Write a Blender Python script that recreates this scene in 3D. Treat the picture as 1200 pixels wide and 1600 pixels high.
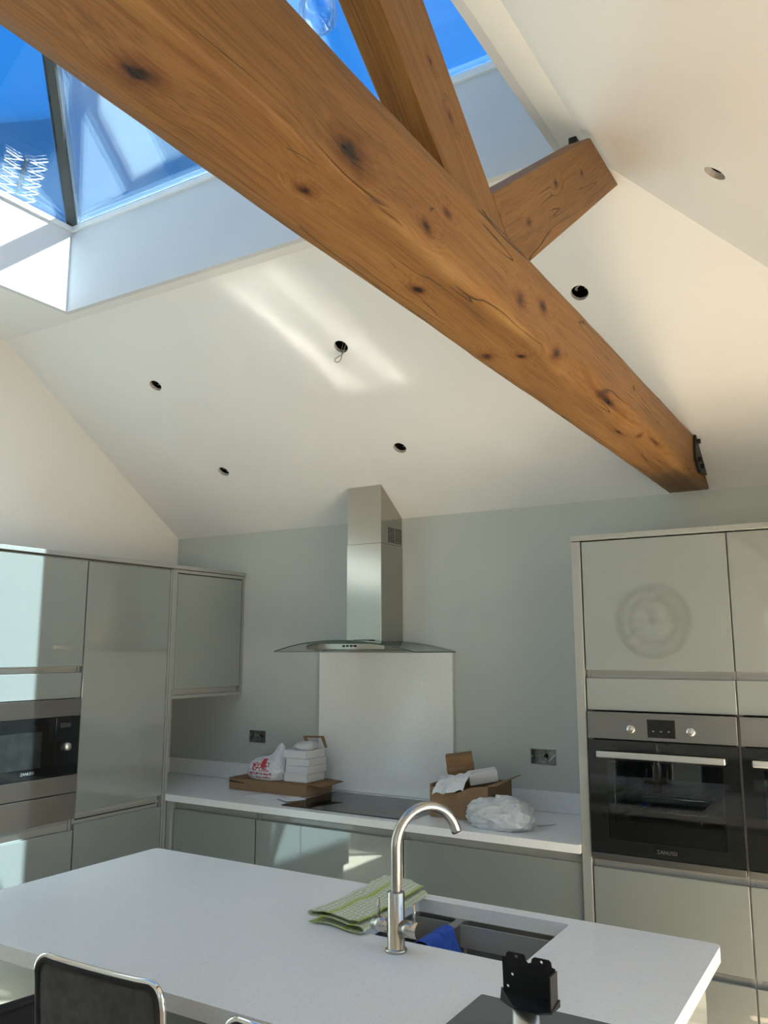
import bpy, bmesh, math, random
from mathutils import Vector, Matrix, noise
from mathutils.geometry import delaunay_2d_cdt

S = bpy.context.scene
for o in list(bpy.data.objects): bpy.data.objects.remove(o)
COL = S.collection
random.seed(7)

# ------------------------------------------------------------------ camera
cam_d = bpy.data.cameras.new('camera'); cam = bpy.data.objects.new('camera', cam_d); COL.objects.link(cam)
YAW, PITCH = math.radians(31.25), math.radians(9.42)
cam.location = (4.2109, -4.1734, 1.7137)
cam.rotation_euler = (math.pi/2 + PITCH, 0, YAW)
cam_d.sensor_fit = 'VERTICAL'; cam_d.sensor_height = 24.0
cam_d.lens = 24.0*1296.9/1600.0
cam_d.clip_start = 0.02; cam_d.clip_end = 400
S.camera = cam

# ------------------------------------------------------------------ sky, sun, exposure
SKY_STRENGTH = 0.32
SUN_STRENGTH = 55.0
world = bpy.data.worlds.new('sky'); S.world = world; world.use_nodes = True
wn = world.node_tree.nodes; wl = world.node_tree.links; wn.clear()
sk = wn.new('ShaderNodeTexSky'); sk.sky_type = 'NISHITA'; sk.sun_disc = False
sk.sun_elevation = math.radians(53.1); sk.sun_rotation = math.radians(90)   # same place as the sun lamp
sk.air_density = 1.0; sk.dust_density = 1.6; sk.ozone_density = 3.0; sk.altitude = 0
hs = wn.new('ShaderNodeHueSaturation'); hs.inputs['Saturation'].default_value = 1.44
bg = wn.new('ShaderNodeBackground'); wo = wn.new('ShaderNodeOutputWorld')
wl.new(sk.outputs[0], hs.inputs['Color']); wl.new(hs.outputs[0], bg.inputs[0]); wl.new(bg.outputs[0], wo.inputs[0])
bg.inputs[1].default_value = SKY_STRENGTH
sd = bpy.data.lights.new('sun', 'SUN'); sun = bpy.data.objects.new('sun', sd); COL.objects.link(sun)
sd.energy = SUN_STRENGTH; sd.angle = math.radians(0.55); sd.color = (1.0, 0.958, 0.895)
sun.rotation_euler = Vector((-1, 0.0, -1.334)).to_track_quat('-Z', 'Y').to_euler()
sun.location = (9, -2.4, 10)
S.view_settings.view_transform = 'Standard'; S.view_settings.look = 'None'
S.view_settings.exposure = 0.28; S.view_settings.gamma = 1.0; S.view_settings.use_curve_mapping = False
S.cycles.use_denoising = True; S.cycles.sample_clamp_indirect = 0.0
S.cycles.use_guiding = True; S.cycles.guiding_training_samples = 24; S.cycles.use_surface_guiding = True; S.cycles.use_volume_guiding = False
S.cycles.blur_glossy = 0.2; S.cycles.use_adaptive_sampling = True; S.cycles.adaptive_threshold = 0.01
S.cycles.max_bounces = 9; S.cycles.diffuse_bounces = 4; S.cycles.glossy_bounces = 4
S.cycles.transparent_max_bounces = 24; S.cycles.transmission_bounces = 8

# ------------------------------------------------------------------ materials
def nt(name):
    m = bpy.data.materials.new(name); m.use_nodes = True
    t = m.node_tree; b = t.nodes['Principled BSDF']
    return m, t, t.nodes, t.links, b
def col4(c): return (c[0], c[1], c[2], 1)
def pmat(name, c, rough=0.5, metal=0.0, coat=0.0, var=0.04, vscale=6.0, bump=0.0, bscale=60.0, spec=0.5, stretch=None, trans=0.0):
    m, t, n, l, b = nt(name)
    b.inputs['Roughness'].default_value = rough; b.inputs['Metallic'].default_value = metal
    b.inputs['Coat Weight'].default_value = coat; b.inputs['Coat Roughness'].default_value = 0.02; b.inputs['Coat IOR'].default_value = 1.95
    b.inputs['Specular IOR Level'].default_value = spec
    tcn = n.new('ShaderNodeTexCoord'); mp = n.new('ShaderNodeMapping'); l.new(tcn.outputs['Object'], mp.inputs[0])
    if stretch: mp.inputs['Scale'].default_value = stretch
    ns = n.new('ShaderNodeTexNoise'); ns.inputs['Scale'].default_value = vscale; ns.inputs['Detail'].default_value = 3
    l.new(mp.outputs[0], ns.inputs[0])
    r = n.new('ShaderNodeValToRGB'); l.new(ns.outputs[0], r.inputs[0])
    r.color_ramp.elements[0].position = 0.3; r.color_ramp.elements[1].position = 0.7
    r.color_ramp.elements[0].color = col4([v*(1-var) for v in c]); r.color_ramp.elements[1].color = col4([min(1, v*(1+var)) for v in c])
    l.new(r.outputs[0], b.inputs['Base Color'])
    if bump:
        n2 = n.new('ShaderNodeTexNoise'); n2.inputs['Scale'].default_value = bscale; n2.inputs['Detail'].default_value = 4
        l.new(mp.outputs[0], n2.inputs[0])
        bp = n.new('ShaderNodeBump'); bp.inputs['Strength'].default_value = bump; bp.inputs['Distance'].default_value = 0.004
        l.new(n2.outputs[0], bp.inputs['Height']); l.new(bp.outputs[0], b.inputs['Normal'])
    return m
def glassmat(name, tint, refl_min, refl_max, rough=0.0):
    m, t, n, l, b = nt(name); n.remove(b)
    out = [q for q in n if q.type == 'OUTPUT_MATERIAL'][0]
    tr = n.new('ShaderNodeBsdfTransparent'); tr.inputs[0].default_value = col4(tint)
    gl = n.new('ShaderNodeBsdfGlossy'); gl.inputs['Roughness'].default_value = rough
    lw = n.new('ShaderNodeLayerWeight'); lw.inputs['Blend'].default_value = 0.35
    mr = n.new('ShaderNodeMapRange'); mr.inputs['To Min'].default_value = refl_min; mr.inputs['To Max'].default_value = refl_max
    l.new(lw.outputs['Fresnel'], mr.inputs[0])
    mx = n.new('ShaderNodeMixShader'); l.new(mr.outputs[0], mx.inputs[0]); l.new(tr.outputs[0], mx.inputs[1]); l.new(gl.outputs[0], mx.inputs[2])
    l.new(mx.outputs[0], out.inputs[0])
    return m
def quartz(name, base):
    m, t, n, l, b = nt(name)
    tcn = n.new('ShaderNodeTexCoord')
    v = n.new('ShaderNodeTexVoronoi'); v.inputs['Scale'].default_value = 240; l.new(tcn.outputs['Object'], v.inputs[0])
    r = n.new('ShaderNodeValToRGB'); l.new(v.outputs['Color'], r.inputs[0])
    r.color_ramp.interpolation = 'CONSTANT'
    el = r.color_ramp.elements; el[0].position = 0; el[0].color = col4([c*0.62 for c in base]); el[1].position = 0.18; el[1].color = col4(base)
    q = el.new(0.72); q.color = col4([c*0.93 for c in base]); q = el.new(0.9); q.color = col4([min(1, c*1.1) for c in base])
    r2 = n.new('ShaderNodeTexNoise'); r2.inputs['Scale'].default_value = 9; l.new(tcn.outputs['Object'], r2.inputs[0])
    mx = n.new('ShaderNodeMix'); mx.data_type = 'RGBA'; mx.inputs[0].default_value = 0.78
    l.new(r.outputs[0], mx.inputs[6]); mx.inputs[7].default_value = col4(base)
    l.new(mx.outputs[2], b.inputs['Base Color'])
    b.inputs['Roughness'].default_value = 0.16; b.inputs['Specular IOR Level'].default_value = 0.5
    return m
def oak(name, knots=(), light=None, scale=1.0):
    """grain along local X; knots = (x,y,z,r) in object space"""
    m, t, n, l, b = nt(name)
    tcn = n.new('ShaderNodeTexCoord')
    def mapping(s, src=None):
        q = n.new('ShaderNodeMapping'); q.inputs['Scale'].default_value = s; l.new(src or tcn.outputs['Object'], q.inputs[0]); return q
    warp = n.new('ShaderNodeTexNoise'); warp.inputs['Scale'].default_value = 1.0; warp.inputs['Detail'].default_value = 2
    l.new(mapping((1.6, 4, 4)).outputs[0], warp.inputs[0])
    # distance field of the knots bends the grain
    dist = None
    for k in knots:
        vd = n.new('ShaderNodeVectorMath'); vd.operation = 'SUBTRACT'; l.new(tcn.outputs['Object'], vd.inputs[0]); vd.inputs[1].default_value = k[:3]
        vs = n.new('ShaderNodeVectorMath'); vs.operation = 'MULTIPLY'; l.new(vd.outputs[0], vs.inputs[0]); vs.inputs[1].default_value = (0.62/k[3] if len(k) < 5 else 1.0/k[4], 1.0/k[3], 1.0/k[3])
        ln = n.new('ShaderNodeVectorMath'); ln.operation = 'LENGTH'; l.new(vs.outputs[0], ln.inputs[0])
        if dist is None: dist = ln.outputs['Value']
        else:
            mn = n.new('ShaderNodeMath'); mn.operation = 'MINIMUM'; l.new(dist, mn.inputs[0]); l.new(ln.outputs['Value'], mn.inputs[1]); dist = mn.outputs[0]
    bend = n.new('ShaderNodeVectorMath'); bend.operation = 'MULTIPLY_ADD'
    l.new(warp.outputs['Color'], bend.inputs[0]); bend.inputs[1].default_value = (0.0, 0.028, 0.028); l.new(tcn.outputs['Object'], bend.inputs[2])
    src = bend.outputs[0]
    if dist is not None:
        kr = n.new('ShaderNodeMapRange'); l.new(dist, kr.inputs[0]); kr.inputs[1].default_value = 0; kr.inputs[2].default_value = 3.2; kr.inputs[3].default_value = 0.022; kr.inputs[4].default_value = 0.0
        cb = n.new('ShaderNodeCombineXYZ'); l.new(kr.outputs[0], cb.inputs[1]); l.new(kr.outputs[0], cb.inputs[2])
        ad = n.new('ShaderNodeVectorMath'); ad.operation = 'ADD'; l.new(src, ad.inputs[0]); l.new(cb.outputs[0], ad.inputs[1]); src = ad.outputs[0]
    g1 = n.new('ShaderNodeTexNoise'); g1.inputs['Scale'].default_value = 1.0; g1.inputs['Detail'].default_value = 6; g1.inputs['Roughness'].default_value = 0.65
    l.new(mapping((1.1, 34, 34), src).outputs[0], g1.inputs[0])
    g2 = n.new('ShaderNodeTexNoise'); g2.inputs['Scale'].default_value = 1.0; g2.inputs['Detail'].default_value = 4
    l.new(mapping((7, 230, 230), src).outputs[0], g2.inputs[0])
    g3 = n.new('ShaderNodeTexNoise'); g3.inputs['Scale'].default_value = 1.3; g3.inputs['Detail'].default_value = 2
    l.new(mapping((1.0, 3, 3), src).outputs[0], g3.inputs[0])
    r = n.new('ShaderNodeValToRGB'); l.new(g1.outputs[0], r.inputs[0])
    el = r.color_ramp.elements
    el[0].position = 0.25; el[0].color = (0.173, 0.078, 0.021, 1)
    el[1].position = 0.72; el[1].color = (0.288, 0.15, 0.045, 1)
    q = el.new(0.5); q.color = (0.242, 0.116, 0.032, 1)
    m1 = n.new('ShaderNodeMix'); m1.data_type = 'RGBA'; m1.blend_type = 'MULTIPLY'; m1.inputs[0].default_value = 0.55
    r2 = n.new('ShaderNodeValToRGB'); l.new(g2.outputs[0], r2.inputs[0]); r2.color_ramp.elements[0].position = 0.36; r2.color_ramp.elements[0].color = (0.55, 0.5, 0.45, 1); r2.color_ramp.elements[1].position = 0.55; r2.color_ramp.elements[1].color = (1, 1, 1, 1)
    l.new(r.outputs[0], m1.inputs[6]); l.new(r2.outputs[0], m1.inputs[7])
    m2 = n.new('ShaderNodeMix'); m2.data_type = 'RGBA'; m2.blend_type = 'MULTIPLY'; m2.inputs[0].default_value = 0.6
    r3 = n.new('ShaderNodeValToRGB'); l.new(g3.outputs[0], r3.inputs[0]); r3.color_ramp.elements[0].position = 0.3; r3.color_ramp.elements[0].color = (0.72, 0.68, 0.62, 1); r3.color_ramp.elements[1].position = 0.65; r3.color_ramp.elements[1].color = (1.08, 1.05, 1.0, 1)
    l.new(m1.outputs[2], m2.inputs[6]); l.new(r3.outputs[0], m2.inputs[7])
    colour = m2.outputs[2]
    # drying checks along the grain
    ck = n.new('ShaderNodeTexNoise'); ck.inputs['Scale'].default_value = 1.0; ck.inputs['Detail'].default_value = 0.6; ck.inputs['Roughness'].default_value = 0.4
    l.new(mapping((1.3, 30, 30), src).outputs[0], ck.inputs[0])
    cr = n.new('ShaderNodeValToRGB'); l.new(ck.outputs[0], cr.inputs[0])
    ce = cr.color_ramp.elements; ce[0].position = 0.488; ce[0].color = (0, 0, 0, 1); ce[1].position = 0.512; ce[1].color = (0, 0, 0, 1); qq = ce.new(0.5); qq.color = (1, 1, 1, 1)
    gate = n.new('ShaderNodeTexNoise'); gate.inputs['Scale'].default_value = 1.0; gate.inputs['Detail'].default_value = 2
    l.new(mapping((2.1, 7, 7)).outputs[0], gate.inputs[0])
    gr = n.new('ShaderNodeValToRGB'); l.new(gate.outputs[0], gr.inputs[0]); gr.color_ramp.elements[0].position = 0.50; gr.color_ramp.elements[1].position = 0.56
    mu = n.new('ShaderNodeMath'); mu.operation = 'MULTIPLY'; l.new(cr.outputs[0], mu.inputs[0]); l.new(gr.outputs[0], mu.inputs[1])
    m3 = n.new('ShaderNodeMix'); m3.data_type = 'RGBA'; l.new(mu.outputs[0], m3.inputs[0]); l.new(colour, m3.inputs[6]); m3.inputs[7].default_value = (0.07, 0.03, 0.012, 1)
    colour = m3.outputs[2]
    if light is not None:   # pale sapwood along the waney arris: (y0, z0, radius) in object space, noise-edged
        s2 = n.new('ShaderNodeSeparateXYZ'); l.new(src, s2.inputs[0])
        a1 = n.new('ShaderNodeMath'); a1.operation = 'SUBTRACT'; l.new(s2.outputs['Y'], a1.inputs[0]); a1.inputs[1].default_value = light[0]
        a2 = n.new('ShaderNodeMath'); a2.operation = 'SUBTRACT'; l.new(s2.outputs['Z'], a2.inputs[0]); a2.inputs[1].default_value = light[1]
        p1 = n.new('ShaderNodeMath'); p1.operation = 'MULTIPLY'; l.new(a1.outputs[0], p1.inputs[0]); l.new(a1.outputs[0], p1.inputs[1])
        p2 = n.new('ShaderNodeMath'); p2.operation = 'MULTIPLY_ADD'; l.new(a2.outputs[0], p2.inputs[0]); l.new(a2.outputs[0], p2.inputs[1]); l.new(p1.outputs[0], p2.inputs[2])
        sq = n.new('ShaderNodeMath'); sq.operation = 'SQRT'; l.new(p2.outputs[0], sq.inputs[0])
        wv = n.new('ShaderNodeMath'); wv.operation = 'MULTIPLY_ADD'; l.new(warp.outputs[0], wv.inputs[0]); wv.inputs[1].default_value = 0.10; l.new(sq.outputs[0], wv.inputs[2])
        lr = n.new('ShaderNodeMapRange'); l.new(wv.outputs[0], lr.inputs[0]); lr.inputs[1].default_value = light[2]+0.045; lr.inputs[2].default_value = light[2]+0.07; lr.inputs[3].default_value = 0.7; lr.inputs[4].default_value = 0.0
        m5 = n.new('ShaderNodeMix'); m5.data_type = 'RGBA'; l.new(lr.outputs[0], m5.inputs[0]); l.new(colour, m5.inputs[6]); m5.inputs[7].default_value = (0.357, 0.211, 0.073, 1)
        colour = m5.outputs[2]
    if dist is not None:
        nz = n.new('ShaderNodeTexNoise'); nz.inputs['Scale'].default_value = 34; l.new(tcn.outputs['Object'], nz.inputs[0])
        dd = n.new('ShaderNodeMath'); dd.operation = 'MULTIPLY_ADD'; l.new(nz.outputs[0], dd.inputs[0]); dd.inputs[1].default_value = 0.9; l.new(dist, dd.inputs[2])
        kk = n.new('ShaderNodeValToRGB'); l.new(dd.outputs[0], kk.inputs[0])
        ke = kk.color_ramp.elements; ke[0].position = 0.0; ke[0].color = (0.03, 0.015, 0.01, 1); ke[1].position = 1.0; ke[1].color = (1, 1, 1, 1)
        for pp, cc in ((0.36, (0.07, 0.035, 0.02, 1)), (0.48, (0.42, 0.30, 0.2, 1)), (0.70, (0.80, 0.70, 0.58, 1))): 
            z = ke.new(pp); z.color = cc
        sc = n.new('ShaderNodeMath'); sc.operation = 'MULTIPLY'; l.new(dd.outputs[0], sc.inputs[0]); sc.inputs[1].default_value = 0.5; l.new(sc.outputs[0], kk.inputs[0])
        m4 = n.new('ShaderNodeMix'); m4.data_type = 'RGBA'; m4.blend_type = 'MULTIPLY'; m4.inputs[0].default_value = 1.0
        l.new(colour, m4.inputs[6]); l.new(kk.outputs[0], m4.inputs[7]); colour = m4.outputs[2]
    l.new(colour, b.inputs['Base Color'])
    b.inputs['Roughness'].default_value = 0.55; b.inputs['Specular IOR Level'].default_value = 0.35
    bp = n.new('ShaderNodeBump'); bp.inputs['Strength'].default_value = 0.25; bp.inputs['Distance'].default_value = 0.004
    l.new(g2.outputs[0], bp.inputs['Height'])
    bp2 = n.new('ShaderNodeBump'); bp2.inputs['Strength'].default_value = 0.8; bp2.inputs['Distance'].default_value = -0.006
    l.new(mu.outputs[0], bp2.inputs['Height']); l.new(bp.outputs[0], bp2.inputs['Normal']); l.new(bp2.outputs[0], b.inputs['Normal'])
    return m

M = {}
M['ceiling'] = pmat('ceiling_white', (0.815, 0.815, 0.80), 0.9, var=0.015, vscale=1.5, bump=0.04, bscale=90, spec=0.2)
M['wall_white'] = pmat('wall_white', (0.80, 0.785, 0.735), 0.9, var=0.015, vscale=1.5, bump=0.04, bscale=90, spec=0.2)
M['wall_grey'] = pmat('wall_grey', (0.515, 0.550, 0.510), 0.85, var=0.02, vscale=1.5, bump=0.04, bscale=90, spec=0.25)
M['reveal'] = pmat('reveal_white', (0.66, 0.67, 0.68), 0.8, var=0.01, spec=0.25)
M['cab'] = pmat('cabinet_gloss_grey', (0.245, 0.268, 0.250), 0.26, coat=1.0, var=0.008, vscale=2)
M['cab_edge'] = pmat('cabinet_panel_grey', (0.30, 0.31, 0.29), 0.35, coat=0.4, var=0.01)
M['rail'] = pmat('handle_rail_grey', (0.36, 0.365, 0.345), 0.32, coat=0.3, var=0.01)
M['carcass'] = pmat('carcass_grey', (0.30, 0.30, 0.29), 0.6)
M['quartz'] = quartz('white_quartz', (0.86, 0.87, 0.86))
M['steel'] = pmat('brushed_steel', (0.46, 0.44, 0.395), 0.17, metal=1.0, var=0.06, vscale=4, stretch=(1.2, 1.2, 220), bump=0.02, bscale=8)
M['steel_dark'] = pmat('appliance_steel', (0.25, 0.245, 0.235), 0.36, metal=1.0, var=0.04, vscale=4, stretch=(2, 2, 200))
M['steel_tap'] = pmat('tap_steel', (0.52, 0.49, 0.44), 0.24, metal=1.0, var=0.05, vscale=30)
M['sink'] = pmat('sink_steel', (0.46, 0.45, 0.42), 0.32, metal=1.0, var=0.06, vscale=20)
M['chrome'] = pmat('chrome', (0.82, 0.82, 0.82), 0.06, metal=1.0, var=0.0)
M['black_glass'] = pmat('black_glass', (0.010, 0.011, 0.011), 0.05, var=0.0, spec=0.6)
M['black_metal'] = pmat('black_metal', (0.012, 0.012, 0.012), 0.45, var=0.1, spec=0.4)
M['dark'] = pmat('dark_void', (0.03, 0.026, 0.022), 0.9, var=0.3, vscale=25)
M['oven_in'] = pmat('oven_enamel', (0.07, 0.08, 0.082), 0.35, var=0.1)
M['clear'] = glassmat('clear_glass', (0.94, 0.945, 0.92), 0.04, 0.5)
M['hood_glass'] = glassmat('hood_glass', (0.80, 0.88, 0.84), 0.05, 0.6)
M['glass_edge'] = pmat('glass_edge', (0.05, 0.08, 0.07), 0.15)
M['oven_glass'] = glassmat('oven_glass', (0.58, 0.62, 0.62), 0.05, 0.55)
M['pane'] = glassmat('lantern_glass', (0.80, 0.93, 1.0), 0.06, 0.75)
M['bulbglass'] = glassmat('pendant_glass', (0.90, 0.95, 1.0), 0.03, 0.5)
M['frame_grey'] = pmat('lantern_bar_grey', (0.045, 0.05, 0.048), 0.4, var=0.05)
M['frame_white'] = pmat('frame_white', (0.80, 0.80, 0.78), 0.4, var=0.01)
M['floor'] = pmat('floor_tile', (0.67, 0.55, 0.41), 0.45, var=0.08, vscale=2.5)
M['reflector'] = pmat('sun_reflector', (0.67, 0.55, 0.41), 0.06, var=0.04, vscale=2.5, spec=0.40)  # gloss for the added floor sheet that bounces sun upwards
M['patio'] = pmat('patio_stone', (0.40, 0.335, 0.26), 0.85, var=0.15, vscale=3)
M['fabric'] = pmat('stool_fabric', (0.062, 0.060, 0.060), 0.85, var=0.25, vscale=40, bump=0.3, bscale=300)
M['fabric_black'] = pmat('stool_fabric_black', (0.014, 0.014, 0.015), 0.8, var=0.25, vscale=40, bump=0.2, bscale=200)
M['card'] = pmat('cardboard', (0.27, 0.165, 0.085), 0.85, var=0.1, vscale=12)
M['card_lid'] = pmat('cardboard_brown', (0.24, 0.135, 0.065), 0.85, var=0.12, vscale=12)
M['white_card'] = pmat('white_card', (0.68, 0.68, 0.68), 0.6, var=0.03)
M['paper'] = pmat('paper', (0.72, 0.73, 0.73), 0.7, var=0.02)
M['plastic'] = pmat('plastic_bag', (0.58, 0.60, 0.60), 0.30, var=0.08, vscale=12, bump=0.15, bscale=45)
M['blue'] = pmat('blue_cloth', (0.025, 0.085, 0.42), 0.9, var=0.2, vscale=60, bump=0.4, bscale=220)
M['socket_metal'] = pmat('galvanised', (0.30, 0.32, 0.31), 0.45, metal=0.7, var=0.25, vscale=60)
M['wire'] = pmat('grey_wire', (0.30, 0.29, 0.26), 0.5)
M['white_wire'] = pmat('white_wire', (0.75, 0.75, 0.72), 0.4)
M['plate_grey'] = pmat('stand_base_grey', (0.13, 0.135, 0.135), 0.22, var=0.03)
M['knob'] = pmat('knob_silver', (0.62, 0.61, 0.58), 0.22, metal=0.9, var=0.02)
M['logo'] = pmat('logo_silver', (0.11, 0.11, 0.11), 0.4)
M['logo_mw'] = pmat('logo_silver_bright', (0.26, 0.26, 0.26), 0.4)
M['alu'] = pmat('aluminium', (0.72, 0.72, 0.70), 0.28, metal=1.0, var=0.03)
M['aerial'] = pmat('aerial_aluminium', (0.85, 0.85, 0.83), 0.4, metal=0.3, var=0.03)
M['plaster_edge'] = pmat('plaster_edge', (0.55, 0.50, 0.46), 0.95, var=0.15, vscale=60)
M['clock'] = pmat('clock_metal', (0.05, 0.05, 0.045), 0.5, metal=0.3)
M['display'] = pmat('display_black', (0.006, 0.006, 0.006), 0.12)
M['mark'] = pmat('panel_mark_grey', (0.16, 0.16, 0.16), 0.5)
# checked tea towel
def towelmat():
    m, t, n, l, b = nt('green_check_towel')
    tcn = n.new('ShaderNodeTexCoord'); s = n.new('ShaderNodeSeparateXYZ'); l.new(tcn.outputs['UV'], s.inputs[0])
    outs = []
    for ax in ('X', 'Y'):
        mu = n.new('ShaderNodeMath'); mu.operation = 'MULTIPLY'; l.new(s.outputs[ax], mu.inputs[0]); mu.inputs[1].default_value = 62
        fr = n.new('ShaderNodeMath'); fr.operation = 'FRACT'; l.new(mu.outputs[0], fr.inputs[0])
        gt = n.new('ShaderNodeMath'); gt.operation = 'LESS_THAN'; l.new(fr.outputs[0], gt.inputs[0]); gt.inputs[1].default_value = 0.3
        outs.append(gt.outputs[0])
    mx = n.new('ShaderNodeMath'); mx.operation = 'MAXIMUM'; l.new(outs[0], mx.inputs[0]); l.new(outs[1], mx.inputs[1])
    mu = n.new('ShaderNodeMath'); mu.operation = 'MULTIPLY'; l.new(s.outputs['X'], mu.inputs[0]); mu.inputs[1].default_value = 9
    fr = n.new('ShaderNodeMath'); fr.operation = 'FRACT'; l.new(mu.outputs[0], fr.inputs[0])
    st = n.new('ShaderNodeMath'); st.operation = 'LESS_THAN'; l.new(fr.outputs[0], st.inputs[0]); st.inputs[1].default_value = 0.16
    c1 = n.new('ShaderNodeMix'); c1.data_type = 'RGBA'; l.new(mx.outputs[0], c1.inputs[0]); c1.inputs[6].default_value = (0.66, 0.69, 0.60, 1); c1.inputs[7].default_value = (0.46, 0.50, 0.28, 1)
    c2 = n.new('ShaderNodeMix'); c2.data_type = 'RGBA'; l.new(st.outputs[0], c2.inputs[0]); l.new(c1.outputs[2], c2.inputs[6]); c2.inputs[7].default_value = (0.42, 0.50, 0.12, 1)
    l.new(c2.outputs[2], b.inputs['Base Color']); b.inputs['Roughness'].default_value = 0.95
    ns = n.new('ShaderNodeTexNoise'); ns.inputs['Scale'].default_value = 260; l.new(tcn.outputs['Object'], ns.inputs[0])
    bp = n.new('ShaderNodeBump'); bp.inputs['Strength'].default_value = 0.4; bp.inputs['Distance'].default_value = 0.004; l.new(ns.outputs[0], bp.inputs['Height']); l.new(bp.outputs[0], b.inputs['Normal'])
    return m
M['towel'] = towelmat()

# ------------------------------------------------------------------ mesh helpers
def newbm(): return bmesh.new()
def quad(bm, pts): return bm.faces.new([bm.verts.new(p) for p in pts])
def box(bm, x0, x1, y0, y1, z0, z1, bev=0.0, f=None, seg=1):
    x0, x1 = min(x0, x1), max(x0, x1); y0, y1 = min(y0, y1), max(y0, y1); z0, z1 = min(z0, z1), max(z0, z1)
    t = bmesh.new()
    vs = [t.verts.new((x, y, z)) for z in (z0, z1) for y in (y0, y1) for x in (x0, x1)]
    for q in ((0, 2, 3, 1), (4, 5, 7, 6), (0, 1, 5, 4), (1, 3, 7, 5), (3, 2, 6, 7), (2, 0, 4, 6)): t.faces.new([vs[i] for i in q])
    if bev: bmesh.ops.bevel(t, geom=list(t.edges), offset=bev, segments=seg, affect='EDGES', profile=0.5)
    merge(bm, t, f)
def merge(bm, t, f=None):
    t.verts.ensure_lookup_table()
    mp = {}
    for v in t.verts:
        c = v.co if f is None else Vector(f(*v.co)); mp[v] = bm.verts.new(c)
    for fc in t.faces: 
        nf = bm.faces.new([mp[v] for v in fc.verts]); nf.smooth = fc.smooth
    t.free()
def frame_of(d):
    d = d.normalized(); a = Vector((0, 0, 1)) if abs(d.z) < 0.9 else Vector((1, 0, 0))
    u = d.cross(a).normalized(); v = d.cross(u).normalized(); return u, v
def cyl(bm, p0, p1, r0, r1=None, n=24, caps=True, smooth=True):
    p0 = Vector(p0); p1 = Vector(p1); r1 = r0 if r1 is None else r1
    u, v = frame_of(p1-p0)
    a = [bm.verts.new(p0+(u*math.cos(2*math.pi*i/n)+v*math.sin(2*math.pi*i/n))*r0) for i in range(n)]
    b = [bm.verts.new(p1+(u*math.cos(2*math.pi*i/n)+v*math.sin(2*math.pi*i/n))*r1) for i in range(n)]
    for i in range(n):
        fc = bm.faces.new((a[i], a[(i+1) % n], b[(i+1) % n], b[i])); fc.smooth = smooth
    if caps: bm.faces.new(a[::-1]); bm.faces.new(b)
def tube(bm, pts, r, n=12, caps=True):
    pts = [Vector(p) for p in pts]; rings = []
    rr = r if isinstance(r, (list, tuple)) else [r]*len(pts)
    u = None
    for i, p in enumerate(pts):
        d = (pts[min(i+1, len(pts)-1)]-pts[max(i-1, 0)]).normalized()
        if u is None: u, _ = frame_of(d)
        u = (u-d*u.dot(d)).normalized(); v = d.cross(u)
        rings.append([bm.verts.new(p+(u*math.cos(2*math.pi*k/n)+v*math.sin(2*math.pi*k/n))*rr[i]) for k in range(n)])
    for a, b in zip(rings, rings[1:]):
        for k in range(n):
            fc = bm.faces.new((a[k], a[(k+1) % n], b[(k+1) % n], b[k])); fc.smooth = True
    if caps: bm.faces.new(rings[0][::-1]); bm.faces.new(rings[-1])
def lathe(bm, prof, c, n=32, close=False):
    rings = []
    for r, z in prof:
        rings.append([bm.verts.new((c[0]+r*math.cos(2*math.pi*k/n), c[1]+r*math.sin(2*math.pi*k/n), c[2]+z)) for k in range(n)] if r > 1e-6 else [bm.verts.new((c[0], c[1], c[2]+z))])
    for a, b in zip(rings, rings[1:]):
        for k in range(n):
            q = [a[k % len(a)], a[(k+1) % len(a)], b[(k+1) % len(b)], b[k % len(b)]]
            q2 = []
            for v in q:
                if v not in q2: q2.append(v)
            if len(q2) > 2: fc = bm.faces.new(q2); fc.smooth = True
def cdt_fill(outer, holes):
    vs = [Vector(p) for p in outer]; es = [(i, (i+1) % len(outer)) for i in range(len(outer))]
    loops = [list(range(len(outer)))]
    for h in holes:
        s = len(vs); vs += [Vector(p) for p in h]; es += [(s+i, s+(i+1) % len(h)) for i in range(len(h))]; loops.append(list(range(s, s+len(h))))
    r = delaunay_2d_cdt(vs, es, [], 1, 1e-6)
    def inside(p, lp):
        c = False
        for i in range(len(lp)):
            (xa, ya), (xb, yb) = lp[i-1], lp[i]
            if (ya > p[1]) != (yb > p[1]) and p[0] < (xb-xa)*(p[1]-ya)/(yb-ya)+xa: c = not c
        return c
    fs = []
    for f in r[2]:
        c = sum((r[0][i] for i in f), Vector((0, 0)))/len(f)
        if inside(c, outer) and not any(inside(c, h) for h in holes): fs.append(list(f))
    return [tuple(v) for v in r[0]], fs
def slab(bm, outer, holes, O, U, V, N, th):
    """plate: outline and holes in the (U,V) plane at O, thickness th along N; hole walls included"""
    O, U, V, N = Vector(O), Vector(U), Vector(V), Vector(N)
    P = lambda p, h: O+U*p[0]+V*p[1]+N*h
    vs, fs = cdt_fill(outer, holes)
    for h in (0, th):
        b = [bm.verts.new(P(v, h)) for v in vs]
        for f in fs: bm.faces.new([b[i] for i in (f if h else f[::-1])])
    for lp in [outer]+list(holes):
        for i in range(len(lp)):
            a, c = lp[i], lp[(i+1) % len(lp)]
            quad(bm, [P(a, 0), P(c, 0), P(c, th), P(a, th)])
    bmesh.ops.remove_doubles(bm, verts=bm.verts, dist=1e-5)
def circle2(c, r, n=28): return [(c[0]+r*math.cos(2*math.pi*i/n), c[1]+r*math.sin(2*math.pi*i/n)) for i in range(n)]
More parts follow.
